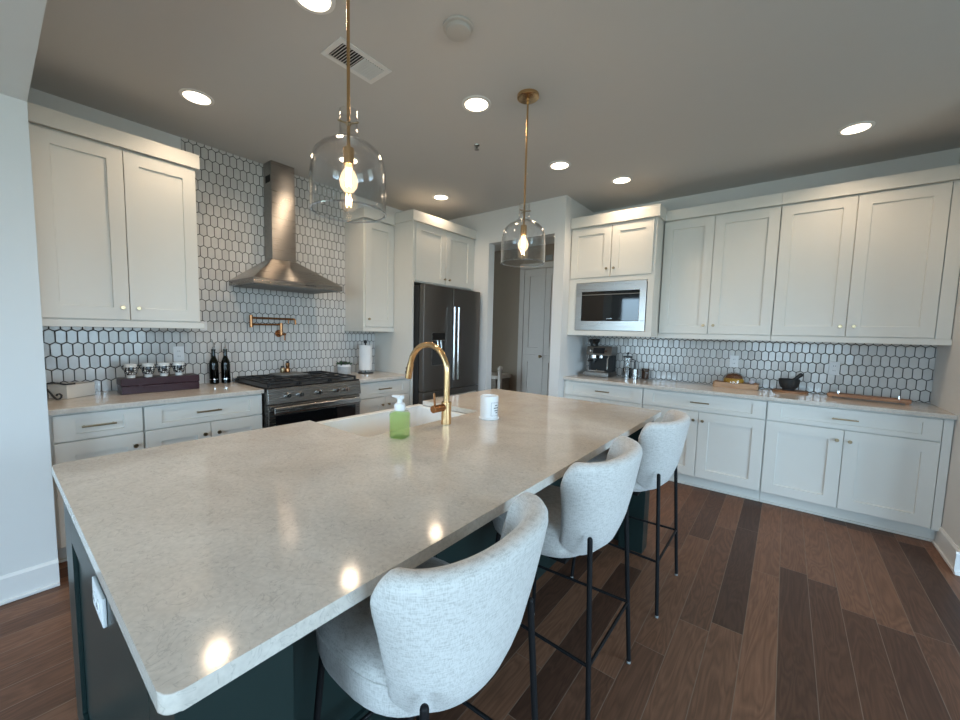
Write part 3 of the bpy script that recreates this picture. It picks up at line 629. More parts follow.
outlet(TL, 1.277, 1.388, 'small white switch on the tile just right of the left wall cabinet', switch=True, w=.048, h=.075)
outlet(TR, 3.355, 1.155, 'white outlet on the tile behind the bread board')
outlet(TR, 4.08, 1.142, 'white outlet on the tile above the long wooden tray')

# sink
t = thing('farmhouse_sink', 'white apron-front sink set into the island top', 'sink', (2.07, 1.59, 0.645))
def ring_pts(x0, y0, x1, y1, r, z): return [(x, y, z) for x, y in rrect(x0, y0, x1, y1, r)]
mb = MB(); x0, x1, y0, y1 = 1.805, 2.352, 1.179, 2.007; zt = 0.882
za = 0.889
rings = [ring_pts(x0, y0, x1, y1, .02, .646), ring_pts(x0, y0, x1, y1, .02, zt - .004), ring_pts(x0 + .004, y0 + .004, x1 - .004, y1 - .004, .018, zt), ring_pts(x0 + .03, y0 + .028, x1 - .034, y1 - .028, .03, zt), ring_pts(x0 + .036, y0 + .034, x1 - .04, y1 - .034, .03, zt - .008), ring_pts(x0 + .045, y0 + .045, x1 - .05, y1 - .045, .04, .70), ring_pts(x0 + .09, y0 + .09, x1 - .09, y1 - .09, .04, .675)]
rv = [[mb.v(p) for p in q] for q in rings]
for A, B in zip(rv, rv[1:]):
    for i in range(len(A)): mb.bm.faces.new((A[i], A[(i + 1) % len(A)], B[(i + 1) % len(A)], B[i]))
mb.bm.faces.new(rv[0]); mb.bm.faces.new(rv[-1])
mb.build('basin', M['fireclay'], t, ang=50)
MB().box((x0, sy0 + .004, zt - .002), (1.850, sy1 - .004, za), 0.003, 3).build('apron_rim', M['fireclay'], t)
MB().cyl((2.07, 1.59, .6755), (2.07, 1.59, .679), .045, n=24).build('drain', M['chrome'], t)

# faucet
t = thing('kitchen_faucet', 'brushed brass gooseneck faucet behind the white sink', 'faucet', (2.407, 1.618, 0.914)); fx, fy = 2.407, 1.618
MB().cyl((fx, fy, .9145), (fx, fy, 1.03), .026, n=28, bev=.002).build('base', M['brass'], t)
pts = [(fx, fy, 1.03), (fx, fy, 1.18)]; R = .138
for i in range(1, 25):
    a = math.radians(172 * i / 24); pts.append((fx - R + R * math.cos(a), fy, 1.18 + R * math.sin(a)))
MB().tube(pts, .0155, 16).build('spout', M['brass'], t)
e = Vector(pts[-1]); dd = Vector((-.22, 0, -1)).normalized()
hd = MB().tube([e - dd * .005, e + dd * .02, e + dd * .075], [.018, .0185, .0185], 16).build('spray_head', M['brass'], t)
for q in (.02, .042):
    c = e + dd * q + Vector((-.018, -.004, 0)); MB().box(c - Vector((.004, .007, .008)), c + Vector((.004, .007, .008)), .002).build('spray_button', M['black'], hd)
MB().cyl((fx, fy - .0255, 1.004), (fx, fy - .10, 1.004), .019, n=24, bev=.002).build('handle_hub', M['copper'], t)
MB().tube([(fx, fy - .085, 1.012), (fx, fy - .088, 1.05), (fx - .002, fy - .09, 1.085)], [.006, .0055, .005], 10).build('lever', M['copper'], t)

# soap
t = thing('soap_bottle', 'clear green foaming hand soap with white pump beside the sink', 'soap bottle', (2.425, 1.29, 0.914)); c = (2.425, 1.29, 0.9143)
def octo(w, ch): return [(w, w - ch), (w - ch, w), (-w + ch, w), (-w, w - ch), (-w, -w + ch), (-w + ch, -w), (w - ch, -w), (w, -w + ch)]
ca, sa = math.cos(.35), math.sin(.35)
def loft(mb, levels):
    rv = [[mb.v((c[0] + x * ca - y * sa, c[1] + x * sa + y * ca, c[2] + z)) for x, y in o_] for (o_, z) in levels]
    for A, B in zip(rv, rv[1:]):
        n = len(A)
        for i in range(n): mb.bm.faces.new((A[i], A[(i + 1) % n], B[(i + 1) % n], B[i]))
    mb.bm.faces.new(rv[0][::-1]); mb.bm.faces.new(rv[-1]); return mb
loft(MB(), [(octo(.036, .012), 0), (octo(.039, .013), .004), (octo(.039, .013), .105), (octo(.034, .014), .118), (octo(.020, .008), .123)]).build('bottle', M['soapgl'], t, ang=20)
loft(MB(), [(octo(.035, .012), .004), (octo(.036, .012), .108)]).build('liquid_soap', M['soap'], t, ang=20)
mb = MB(); mb.lathe(c, [(0, .1235), (.024, .1235), (.025, .128), (.025, .142), (.022, .152), (.012, .158), (.011, .168), (.014, .172), (.014, .180), (0, .181)], 20)
mb.hexa([(c[0] - .045, c[1] - .010, c[2] + .178), (c[0] + .016, c[1] - .012, c[2] + .174), (c[0] + .016, c[1] + .012, c[2] + .174), (c[0] - .045, c[1] + .006, c[2] + .178), (c[0] - .045, c[1] - .010, c[2] + .187), (c[0] + .016, c[1] - .012, c[2] + .192), (c[0] + .016, c[1] + .012, c[2] + .192), (c[0] - .045, c[1] + .006, c[2] + .187)], .003)
mb.build('pump', M['wplas'], t)
# white canister / candle
t = thing('white_canister', 'white ceramic canister with a printed label near the faucet', 'canister', (2.485, 1.885, 0.914)); c = (2.485, 1.885, 0.9143)
MB().lathe(c, [(0, 0), (.055, 0), (.057, .003), (.057, .007), (.050, .010), (.050, .124), (.048, .128), (.043, .128), (.041, .122), (.041, .110), (0, .108)], 36).build('jar', M['ceramic'], t)
mb = MB(); lr = .0506
a0, a1, zl0, zl1 = math.radians(-42), math.radians(18), .022, .095
def lab(a, b, z0, z1):
    n = max(2, int((b - a) / .06)); 
    for i in range(n):
        p, q = a + (b - a) * i / n, a + (b - a) * (i + 1) / n
        vs = [mb.v((c[0] + r_ * math.cos(t_), c[1] + r_ * math.sin(t_), c[2] + z_)) for r_ in (.0501, lr) for (t_, z_) in ((p, z0), (q, z0), (q, z1), (p, z1))]
        for f in ((0, 3, 2, 1), (4, 5, 6, 7), (0, 1, 5, 4), (1, 2, 6, 5), (2, 3, 7, 6), (3, 0, 4, 7)): mb.bm.faces.new([vs[k] for k in f])
for args in ((a0, a0 + .025, zl0, zl1), (a1 - .025, a1, zl0, zl1), (a0, a1, zl0, zl0 + .0012), (a0, a1, zl1 - .0012, zl1)): lab(*args)
for (z, f0, f1) in ((.076, .45, .8), (.062, .3, .95), (.048, .4, .9), (.036, .55, .85)): lab(a0 + (a1 - a0) * f0, a0 + (a1 - a0) * f1, z, z + .005)
mb.build('printed_label', M['ink'], t)

# ------------------------------------------------------------------ range hood
hy0, hy1, hz0, hz1 = 1.475, 2.255, 1.735, 1.778; cy0, cy1, cx = 1.775, 1.990, 0.165; cz = 1.99
t = thing('range_hood', 'stainless chimney hood over the range on the tiled wall', 'range hood', (0.25, 1.86, hz0))
MB().box((g + .001, cy0, cz - .001), (cx, cy1, 2.42), 0.001).box((g + .001, cy0 + .003, 2.4205), (cx - .003, cy1 - .003, H - .001), .001).build('chimney', M['steelz'], t)
MB().box((.05, cy0 + .0022, 2.66), (.14, cy0 + .0031, 2.72)).build('vent_slot', M['dark'], t)
MB().hexa([(g + .001, hy0, hz1), (.50, hy0, hz1), (.50, hy1, hz1), (g + .001, hy1, hz1), (g + .001, cy0 - .004, cz), (cx + .004, cy0 - .004, cz), (cx + .004, cy1 + .004, cz), (g + .001, cy1 + .004, cz)]).build('canopy', M['steelz'], t)
MB().box((g + .001, hy0, hz0), (.502, hy1, hz1 - .0003), .001).build('lip', M['steel'], t)
MB().box((.03, hy0 + .03, hz0 - .006), (.47, hy1 - .03, hz0 - .0003)).build('filter', M['grey'], t)
for k in range(5): MB().cyl((.5022, 1.905 + k * .02, 1.757), (.506, 1.905 + k * .02, 1.757), .0055, n=12).build('button', M['black'], t)

# pot filler
t = thing('pot_filler', 'copper folding pot filler on the tile above the range', 'faucet', (g, 1.885, 1.33))
MB().cyl((g, 1.885, 1.333), (g + .016, 1.885, 1.333), .034, n=28, bev=.003).cyl((g + .0165, 1.885, 1.333), (.07, 1.885, 1.333), .014, n=16).build('wall_flange', M['copper'], t)
MB().cyl((.07, 1.885, 1.318), (.07, 1.885, 1.432), .013, n=16).build('riser', M['copper'], t)
MB().cyl((.072, 1.915, 1.322), (.072, 1.915, 1.268), .005, n=10).cyl((.072, 1.885, 1.327), (.072, 1.925, 1.327), .011, n=12).build('valve_lever', M['copper'], t)
MB().cyl((.07, 1.885, 1.416), (.07, 1.632, 1.412), .0085, n=14).build('lower_arm', M['copper'], t)
MB().cyl((.07, 1.622, 1.385), (.07, 1.622, 1.495), .0135, n=16, bev=.002).build('joint', M['copper'], t)
MB().cyl((.07, 1.622, 1.470), (.072, 2.00, 1.470), .0095, n=14).build('upper_arm', M['copper'], t)
MB().tube([(.072, 1.97, 1.470), (.072, 2.008, 1.470), (.072, 2.020, 1.458), (.072, 2.022, 1.420)], .0095, 12).build('spout', M['copper'], t)
MB().cyl((.072, 1.955, 1.462), (.072, 1.955, 1.428), .005, n=10).build('spout_lever', M['copper'], t)

# ------------------------------------------------------------------ range
ry0, ry1 = 1.482, 2.318
t = thing('gas_range', 'stainless gas range with black grates set between the worktops', 'range', (0.34, 1.9, 0))
MB().box((0.0115, ry0, 0.09), (.655, ry1, 0.899)).build('body', M['steel'], t)
for (a, b) in ((.06, ry0 + .05), (.6, ry0 + .05), (.06, ry1 - .05), (.6, ry1 - .05)): MB().cyl((a, b, 0), (a, b, .0898), .02, n=12).build('foot', M['black'], t)
MB().box((0.0115, ry0 - .004, 0.9155), (.668, ry1 + .004, 0.926), .003).build('cooktop', M['black'], t)
MB().hexa([(.6552, ry0, .795), (.70, ry0, .795), (.70, ry1, .795), (.6552, ry1, .795), (.6552, ry0, .9150), (.682, ry0, .9150), (.682, ry1, .9150), (.6552, ry1, .9150)], .003).build('control_panel', M['steel'], t)
for y in (1.632, 1.735, 1.900, 2.068, 2.160):
    k = MB().cyl((.692, y, .858), (.722, y, .853), .021, .0185, 22, .002).build('knob', M['chrome'], t); MB().box((.7225, y - .003, .838), (.730, y + .003, .870), .001).build('knob_grip', M['chrome'], k)
dr = MB().box((.6555, ry0 + .006, .17), (.688, ry1 - .006, .785), .003).build('oven_door', M['steel'], t)
MB().box((.6885, ry0 + .055, .24), (.692, ry1 - .055, .70), .001).build('door_window', M['bglass'], dr)
hm = MB(); hm.box((.713, ry0 + .03, .722), (.738, ry1 - .03, .772), .006, 3)
for y in (ry0 + .07, ry1 - .07): hm.box((.6885, y - .012, .733), (.7155, y + .012, .757), .002)
hm.build('door_handle', M['steelb'], dr)
MB().box((.6555, ry0 + .006, .095), (.684, ry1 - .006, .162), .003).build('drawer', M['steel'], t)
gz = 0.9262
def grate(y0, y1):
    mb = MB(); x0, x1 = .05, .645
    for (a, b) in ((y0, y0 + .012), (y1 - .012, y1)): mb.box((x0, a, gz + .018), (x1, b, gz + .032), .002)
    for x in (x0, .19, .33, .345, .49, x1 - .012): mb.box((x, y0 + .0122, gz + .018), (x + .012, y1 - .0122, gz + .032), .002)
    ym = (y0 + y1) / 2; mb.box((x0, ym - .006, gz + .0185), (x1, ym + .006, gz + .034), .002)
    for x in (x0, x1 - .014):
        for y in (y0, y1 - .014): mb.box((x, y, gz), (x + .014, y + .014, gz + .018))
    return mb.build('grate', M['iron'], t)
grate(ry0 + .02, 1.752); grate(2.040, ry1 - .02)
grate(1.760, 2.032); MB().box((.055, 1.775, gz + .0325), (.30, 2.018, gz + .042), .003).build('griddle', M['grey'], t)
for (x, y) in ((.19, 1.63), (.49, 1.63), (.19, 2.17), (.49, 2.17)): MB().cyl((x, y, gz), (x, y, gz + .014), .045, .038, 20).build('burner', M['iron'], t)
MB().box((.012, ry0, .9262), (.045, ry1, .945), .003).build('rear_trim', M['steel'], t)
# spice shakers standing on the griddle
sh = thing('spice_shaker', 'small dark-capped spice shaker, the tall one on the range griddle', 'shaker', (.10, 1.925, gz + .0424)); c = (.10, 1.925, gz + .0424)
MB().lathe(c, [(0, 0), (.020, 0), (.022, .005), (.021, .035), (.014, .045), (.018, .060), (.018, .085), (.012, .092), (0, .093)], 18).build('jar', M['copper'], sh)
MB().lathe(c, [(0, .0935), (.013, .0935), (.014, .105), (0, .107)], 16).build('cap', M['black'], sh)
sh = thing('spice_shaker', 'small brown spice shaker, the short one on the range griddle', 'shaker', (.10, 1.878, gz + .0424)); c = (.10, 1.878, gz + .0424)
MB().lathe(c, [(0, 0), (.019, 0), (.021, .004), (.021, .04), (.016, .048), (0, .049)], 18).build('jar', M['bronze'], sh)
MB().lathe(c, [(0, .0495), (.016, .0495), (.015, .062), (0, .064)], 16).build('cap', M['black'], sh)

# ------------------------------------------------------------------ refrigerator
t = thing('refrigerator', 'dark stainless french-door refrigerator with ice dispenser', 'refrigerator', (0.38, 3.52, 0)); qy0, qy1 = 3.040, 4.008
MB().box((.03, qy0, .03), (.700, qy1, 1.868)).build('body', M['dark'], t)
fxd = .775; ym = 3.508
def fd_(a, b, z0, z1, nm): return MB().box((.704, a, z0), (fxd, b, z1), .006, 3).build(nm, M['fridge'], t)
dl = fd_(qy0 + .003, ym - .0025, .735, 1.875, 'left_door'); dr = fd_(ym + .0025, qy1 - .003, .735, 1.875, 'right_door'); fz = fd_(qy0 + .003, qy1 - .003, .06, .728, 'freezer_drawer')
for (dobj, y) in ((dl, ym - .035), (dr, ym + .035)):
    mb = MB(); mb.cyl((fxd + .05, y, .84), (fxd + .05, y, 1.66), .0135, n=16)
    for z in (.87, 1.63): mb.cyl((fxd, y, z), (fxd + .05, y, z), .009, n=10)
    mb.build('handle', M['chrome'], dobj)
mb = MB(); mb.cyl((fxd + .05, qy0 + .12, .66), (fxd + .05, qy1 - .12, .66), .0135, n=16)
for y in (qy0 + .16, qy1 - .16): mb.cyl((fxd, y, .66), (fxd + .05, y, .66), .009, n=10)
mb.build('handle', M['chrome'], fz)
ds = MB().box((fxd + .0003, 3.165, 1.01), (fxd + .004, 3.375, 1.375), .001).build('dispenser', M['steel'], dl)
MB().box((fxd + .0042, 3.172, 1.018), (fxd + .006, 3.368, 1.285)).build('niche', M['dark'], ds)
MB().box((fxd + .0042, 3.172, 1.29), (fxd + .008, 3.368, 1.368)).build('panel', M['bglass'], ds)
MB().cyl((fxd + .0065, 3.25, 1.285), (fxd + .02, 3.25, 1.20), .012, n=12).cyl((fxd + .0065, 3.30, 1.285), (fxd + .02, 3.30, 1.20), .012, n=12).build('nozzle', M['chrome'], ds)

# ------------------------------------------------------------------ props, left worktop
CT = 0.9142
t = thing('scroll_box', 'cream box with black wrought iron scroll beside the stub wall', 'box', (0.16, 0.50, CT))
def rot2(cx, cy, a): return lambda u, d, z: (cx + u * math.cos(a) - d * math.sin(a), cy + u * math.sin(a) + d * math.cos(a), z)
f = rot2(.269, .448, math.radians(126.8))
MB(f).box((0, 0, CT + .0005), (.178, .125, CT + .086), .004).build('box_body', M['cream'], t)
low = [(.285, .338, 1.004), (.285, .350, 1.001), (.285, .364, .984), (.285, .378, .958), (.285, .390, .934), (.285, .401, .9215), (.285, .412, .921), (.285, .421, .930), (.285, .422, .944), (.285, .414, .953), (.285, .404, .951), (.285, .400, .942)]
upb = [(.285, .338, 1.004), (.262, .352, 1.014), (.250, .372, 1.018), (.245, .392, 1.018), (.240, .415, 1.014), (.240, .435, 1.0065), (.240, .450, 1.0045), (.238, .470, 1.0045), (.236, .490, 1.0055)]
mb = MB(); mb.tube(low, .0054, 8).tube(upb, .0054, 8).tube([(.285, .338, 1.004), (.283, .336, .96), (.280, .336, .9185)], .0054, 8)
mb.build('iron_scroll', M['iron'], t)
# burgundy box and cups
wy0, wy1, wx0, wx1, wz = .702, 1.150, .155, .298, CT + .106
t = thing('wooden_box', 'long burgundy lacquered box under the four patterned cups', 'box', (.225, .926, CT))
MB().box((wx0, wy0, CT), (wx1, wy1, CT + .055), .003).build('box_body', M['wine'], t)
MB().box((wx0 - .002, wy0 - .002, CT + .0565), (wx1 + .002, wy1 + .002, wz), .004).build('lid', M['wine'], t)
mb = MB()
for y in (.80, 1.05): mb.box((wx1 + .0002, y - .012, CT + .046), (wx1 + .003, y + .012, CT + .066), .001)
mb.build('clasp', M['wine'], t)
cupn = ['leftmost of the four patterned cups, on the burgundy box', 'second patterned cup from the left on the burgundy box', 'third patterned cup from the left on the burgundy box', 'rightmost of the four patterned cups, on the burgundy box']
proto = None
for i, y in enumerate((.765, .860, .950, 1.040)):
    if proto is None:
        c = (.235, y, wz + .0005); proto = thing('cup', 'black and white ' + cupn[0], 'cup', c, 'patterned cups on the burgundy box')
        MB().lathe(c, [(r_ * 1.1, z_ * 1.12) for r_, z_ in [(0, 0), (.021, 0), (.022, .006), (.020, .012), (.028, .022), (.034, .038), (.0355, .056), (.032, .074), (.035, .086), (.032, .086), (.029, .074), (.032, .056), (.030, .04), (.022, .026), (0, .020)]], 26).build('bowl', M['cup'], proto)
        for s in (-1, 1): MB().tube([(c[0], c[1] + s * .036, c[2] + .086), (c[0], c[1] + s * .045, c[2] + .083), (c[0], c[1] + s * .046, c[2] + .070), (c[0], c[1] + s * .038, c[2] + .057)], .0035, 8).build('handle', M['black'], proto)
    else:
        o = copy_tree(proto); o.location = (.235, y, wz + .0005); o['label'] = 'black and white ' + cupn[i]
# oil bottles
bn = ['dark green oil bottle with steel pourer, nearer the burgundy box', 'dark green oil bottle with steel pourer, nearer the range']
proto = None
for i, (x, y) in enumerate(((.085, 1.318), (.10, 1.400))):
    if proto is None:
        c = (x, y, CT + .0003); proto = thing('oil_bottle', bn[0], 'bottle', c, 'oil bottles by the range')
        MB().lathe(c, [(0, 0), (.031, 0), (.034, .004), (.034, .155), (.030, .185), (.018, .215), (.014, .235), (.014, .272), (.016, .274), (.016, .286), (0, .287)], 24).build('glass', M['oil'], proto)
        MB().lathe(c, [(0, .003), (.030, .003), (.031, .15), (0, .151)], 18).build('oil', P('dark_oil', (.012, .014, .005), .2), proto)
        MB().lathe(c, [(.0345, .035), (.0348, .035), (.0348, .042), (.0345, .042)], 24, closed=True).build('band', M['chrome'], proto)
        MB().cyl((x, y, CT + .2875), (x, y, CT + .305), .011, .008, 12).tube([(x, y, CT + .305), (x, y, CT + .335), (x + .003, y - .006, CT + .355), (x + .010, y - .020, CT + .372)], .0035, 8).tube([(x + .006, y, CT + .305), (x + .008, y + .012, CT + .325), (x + .008, y + .022, CT + .345)], .0018, 6).build('pourer', M['grey'], proto)
    else:
        o = copy_tree(proto); o.location = (x, y, CT + .0003); o['label'] = bn[1]
        for ch in o.children:
            if ch.name.startswith('pourer'): ch.rotation_euler = (0, 0, 1.2)
# paper towel and succulent
px, py = .195, 2.735
t = thing('paper_towel_holder', 'white paper towel roll on a black and chrome stand', 'paper towel holder', (px, py, CT))
MB().lathe((px, py, CT + .0003), [(0, 0), (.085, 0), (.085, .006), (.078, .012), (0, .012)], 32).build('stand_base', M['black'], t)
mb = MB()
for a in range(6): mb.cyl((px + .035 * math.cos(a), py + .035 * math.sin(a), CT + .0125), (px + .035 * math.cos(a), py + .035 * math.sin(a), CT + .034), .006, n=10)
mb.build('roll_rest', M['chrome'], t)
MB().lathe((px, py, CT + .0345), [(.02, 0), (.066, 0), (.068, .002), (.068, .268), (.066, .27), (.02, .27)], 36, closed=True).build('paper_roll', M['paper'], t)
MB().cyl((px, py, CT + .0125), (px, py, CT + .325), .008, n=12).ball((px, py, CT + .340), .020, 8).build('spindle', M['black'], t)
px, py = .128, 2.515
t = thing('potted_succulent', 'small succulent in a grey and white pot beside the range', 'plant', (px, py, CT))
MB().lathe((px, py, CT + .0003), [(0, 0), (.060, 0), (.066, .004), (.068, .078), (.066, .0785)], 28).lathe((px, py, CT + .0003), [(.066, .0785), (.0, .0785)], 28).build('pot', M['greypot'], t)
MB().lathe((px, py, CT + .0003), [(.0685, .079), (.070, .079), (.070, .103), (.064, .103), (.062, .090), (0, .088), (0, .080), (.06, .080)], 28).build('pot_rim', M['ceramic'], t)
mb = MB(); mb2 = MB()
for i in range(34):
    a = i * 2.4; q = .008 + .044 * (i / 34) ** .7; L = .032 + .016 * random.random(); el = 1.35 - 1.0 * (i / 34)
    b0 = Vector((px + q * math.cos(a), py + q * math.sin(a), CT + .092)); dv = Vector((math.cos(a) * math.cos(el), math.sin(a) * math.cos(el), math.sin(el)))
    (mb if i % 3 else mb2).tube([b0, b0 + dv * L * .45, b0 + dv * L * .8, b0 + dv * (L * 1.25)], [.005, .0085, .007, .001], 7)
mb.build('leaves', M['leaf'], t); mb2.build('dark_leaves', M['leafd'], t)

# ------------------------------------------------------------------ props, right worktop
# espresso machine
t = thing('espresso_machine', 'stainless espresso machine with bean hopper under the microwave', 'coffee machine', (2.10, 4.56, CT)); x0, x1, yf, yb = 1.955, 2.240, 4.435, 4.71; z = CT
MB().box((x0, yf + .01, z), (x1, yb, z + .055), .006).build('base', M['msteel'], t)
MB().box((x0 + .012, yf + .0005, z + .012), (x1 - .012, yf + .0095, z + .05), .003).build('drip_tray', M['msteel'], t)
MB().box((x0 + .02, yf + .16, z + .0555), (x1 - .01, yb - .005, z + .2395)).build('back_body', M['dark'], t)
MB().box((x0, yf + .158, z + .0556), (x0 + .019, yb - .005, z + .2395)).build('side_panel', M['black'], t)
MB().hexa([(x0, yf + .06, z + .24), (x1, yf + .06, z + .24), (x1, yb, z + .24), (x0, yb, z + .24), (x0, yf + .09, z + .342), (x1, yf + .09, z + .342), (x1, yb, z + .342), (x0, yb, z + .342)], .005).build('head', M['msteel'], t)
MB().hexa([(2.035, yf + .055, z + .262), (2.165, yf + .055, z + .262), (2.165, yf + .0615, z + .262), (2.035, yf + .0615, z + .262), (2.035, yf + .074, z + .325), (2.165, yf + .074, z + .325), (2.165, yf + .083, z + .325), (2.035, yf + .083, z + .325)]).build('display', M['screen'], t)
for xx in (2.012, 2.188): MB().cyl((xx, yf + .069, z + .295), (xx, yf + .045, z + .29), .012, n=14).build('dial', M['chrome'], t)
gh = MB().cyl((2.03, yf + .11, z + .2395), (2.03, yf + .11, z + .205), .038, n=20).build('group_head', M['chrome'], t)
MB().cyl((2.03, yf + .11, z + .2045), (2.03, yf + .11, z + .175), .035, n=20).cyl((2.03, yf + .078, z + .188), (2.025, yf - .03, z + .18), .011, .014, 12).cyl((2.03, yf + .11, z + .1745), (2.03, yf + .11, z + .152), .012, n=10).build('portafilter', M['black'], t)
MB().cyl((2.12, yf + .10, z + .2395), (2.12, yf + .10, z + .21), .02, n=14).build('hot_water_spout', M['chrome'], t)
MB().tube([(2.205, yf + .10, z + .2395), (2.205, yf + .06, z + .20), (2.21, yf + .05, z + .12), (2.21, yf + .045, z + .085)], .007, 10).build('steam_wand', M['chrome'], t)
MB().box((1.99, yf + .06, z + .056), (2.175, yf + .155, z + .068), .002).build('drip_grid', M['chrome'], t)
mb = MB(); mb.lathe((2.022, 4.56, z + .3425), [(0, 0), (.042, 0), (.044, .03), (.062, .052), (.064, .078), (.060, .084), (0, .085)], 24); mb.build('bean_hopper', M['beanshop'], t)
# french press
px, py = 2.375, 4.66
t = thing('french_press', 'tall glass french press with black frame right of the espresso machine', 'coffee maker', (px, py, CT))
MB().lathe((px, py, CT + .012), [(0, 0), (.046, 0), (.046, .215), (.043, .215), (.043, .004), (0, .004)], 28).build('carafe', M['clear'], t)
MB().lathe((px, py, CT + .0003), [(0, 0), (.052, 0), (.052, .010), (0, .010)], 28).lathe((px, py, CT + .012), [(.047, .004), (.049, .004), (.049, .095), (.047, .095)], 28, closed=True).build('steel_sleeve', M['dsteel'], t)
mb = MB(); mb.lathe((px, py, CT + .2275), [(0, 0), (.049, 0), (.049, .012), (.02, .018), (0, .018)], 28); mb.cyl((px, py, CT + .246), (px, py, CT + .265), .004, n=8).ball((px, py, CT + .272), .012, 8); mb.build('lid', M['black'], t)
MB().tube([(px + .049, py - .01, CT + .21), (px + .085, py - .02, CT + .20), (px + .088, py - .02, CT + .07), (px + .050, py - .01, CT + .05)], .007, 10).build('handle', M['black'], t)
px, py = 2.475, 4.60
t = thing('milk_pitcher', 'small polished steel pitcher right of the french press', 'pitcher', (px, py, CT))
MB().lathe((px, py, CT + .0003), [(0, 0), (.036, 0), (.038, .004), (.036, .05), (.033, .105), (.031, .105), (.034, .05), (.035, .008), (0, .006)], 26).build('jug', M['dsteel'], t)
MB().tube([(px - .033, py - .012, CT + .095), (px - .055, py - .022, CT + .09), (px - .057, py - .022, CT + .04), (px - .036, py - .014, CT + .025)], .005, 8).build('handle', M['black'], t)
px, py = 2.565, 4.67
t = thing('smoked_tumbler', 'smoky brown glass tumbler, last of the coffee things to the right', 'glass', (px, py, CT))
MB().lathe((px, py, CT + .0003), [(0, 0), (.034, 0), (.036, .003), (.040, .115), (.037, .115), (.033, .008), (0, .006)], 26).build('tumbler', glass('smoked_glass', (.70, .64, .60), 1.1), t)
MB().lathe((px, py, CT + .0003), [(0, .0065), (.0325, .0085), (.0355, .085), (0, .085)], 22).build('contents', P('brown_grounds', (.26, .20, .17), .8, var=.3), t)
# bread board with cloche
bx0, bx1, by0_, by1_ = 3.215, 3.572, 4.545, 4.715
t = thing('serving_board', 'thick rectangular light wood board under the glass-domed loaf', 'board', (3.39, 4.63, CT))
MB().prism(rrect(bx0, by0_, bx1, by1_, .02), CT + .0003, CT + .048, .006, 3).build('board', M['oak'], t)
mb = MB()
for xx in (bx0 + .012, bx1 - .035): mb.box((xx, 4.59, CT + .0482), (xx + .022, 4.67, CT + .056), .003)
mb.build('raised_grip', M['acacia'], t)
BZ = CT + .0486
t = thing('glass_cloche', 'clear glass dome on the thick rectangular board', 'dome', (3.375, 4.625, BZ)); c = (3.375, 4.625, BZ)
MB().lathe(c, [(.092, 0), (.094, .001), (.092, .03), (.080, .062), (.055, .085), (.025, .096), (0, .098), (0, .095), (.024, .093), (.053, .082), (.077, .060), (.089, .03), (.090, .001)], 36, closed=False).build('dome', M['cloche'], t)
MB().cyl((c[0], c[1], BZ + .0985), (c[0], c[1], BZ + .104), .006, n=10).ball((c[0], c[1], BZ + .111), .010, 8).build('dome_knob', M['clear'], t)
t = thing('bread_loaf', 'brown crusted loaf with yellow underside inside the glass dome', 'bread', c)
MB().ball((c[0], c[1], BZ + .046), .060, 12, (1.15, .95, .62)).build('crust', M['bread'], t)
MB().lathe((c[0], c[1], BZ + .0004), [(0, 0), (.076, 0), (.084, .008), (.083, .030), (.072, .040), (0, .041)], 28).build('yellow_base', M['yellow'], t)
c = (3.515, 4.63, BZ + .0005); t = thing('garlic_bulb', 'pale garlic bulb on the right end of the thick board', 'garlic', c)
MB().lathe(c, [(0, .002), (.012, 0), (.022, .010), (.023, .020), (.014, .030), (.006, .036), (0, .036)], 18).build('bulb', M['garlic'], t)
MB().lathe(c, [(.005, .0362), (.004, .046), (0, .048)], 10).build('stem', M['garlic'], t)
# round board, mortar and pestle
px, py = 3.797, 4.645
tag(MB().prism([(px + .125 * math.cos(2 * pi * i / 40), py + .105 * math.sin(2 * pi * i / 40)) for i in range(40)], CT + .0003, CT + .016, .004).build('round_board', M['acacia']), 'thin oval wooden board under the black mortar', 'board')
c = (3.785, 4.645, CT + .0165); t = thing('mortar', 'black stone mortar on the thin oval board', 'mortar', c)
MB().lathe(c, [(r_ * 1.03, z_ * 1.12) for r_, z_ in [(0, 0), (.040, 0), (.044, .004), (.042, .012), (.060, .026), (.072, .060), (.074, .088), (.070, .090), (.062, .088), (.058, .060), (.046, .034), (0, .026)]], 30).build('bowl', M['stone'], t)
t = thing('pestle', 'black stone pestle leaning out of the mortar', 'pestle', (c[0], c[1], c[2] + .04))
MB().tube([(c[0] - .01, c[1], c[2] + .051), (c[0], c[1], c[2] + .062), (c[0] + .040, c[1], c[2] + .103), (c[0] + .072, c[1], c[2] + .138), (c[0] + .082, c[1], c[2] + .149), (c[0] + .087, c[1], c[2] + .154)], [.012, .0195, .014, .0165, .016, .008], 14).build('shaft', M['stone'], t)
# long wooden tray with handles
f = rot2(4.275, 4.555, math.radians(-10)); t = thing('wooden_tray', 'long narrow wooden tray with steel grips near the right wall', 'tray', (4.275, 4.555, CT))
MB(f).box((-.235, -.06, CT + .010), (.235, .06, CT + .034), .004).build('board', M['acacia'], t)
MB(f).box((-.225, -.058, CT + .0003), (-.205, .058, CT + .0097)).box((.205, -.058, CT + .0003), (.225, .058, CT + .0097)).build('foot', M['acacia'], t)
for s in (-1, 1): MB(f).tube([(s * .17, -.03, CT + .0342), (s * .17, -.03, CT + .055), (s * .17, .03, CT + .055), (s * .17, .03, CT + .0342)], .004, 8).build('grip', M['chrome'], t)

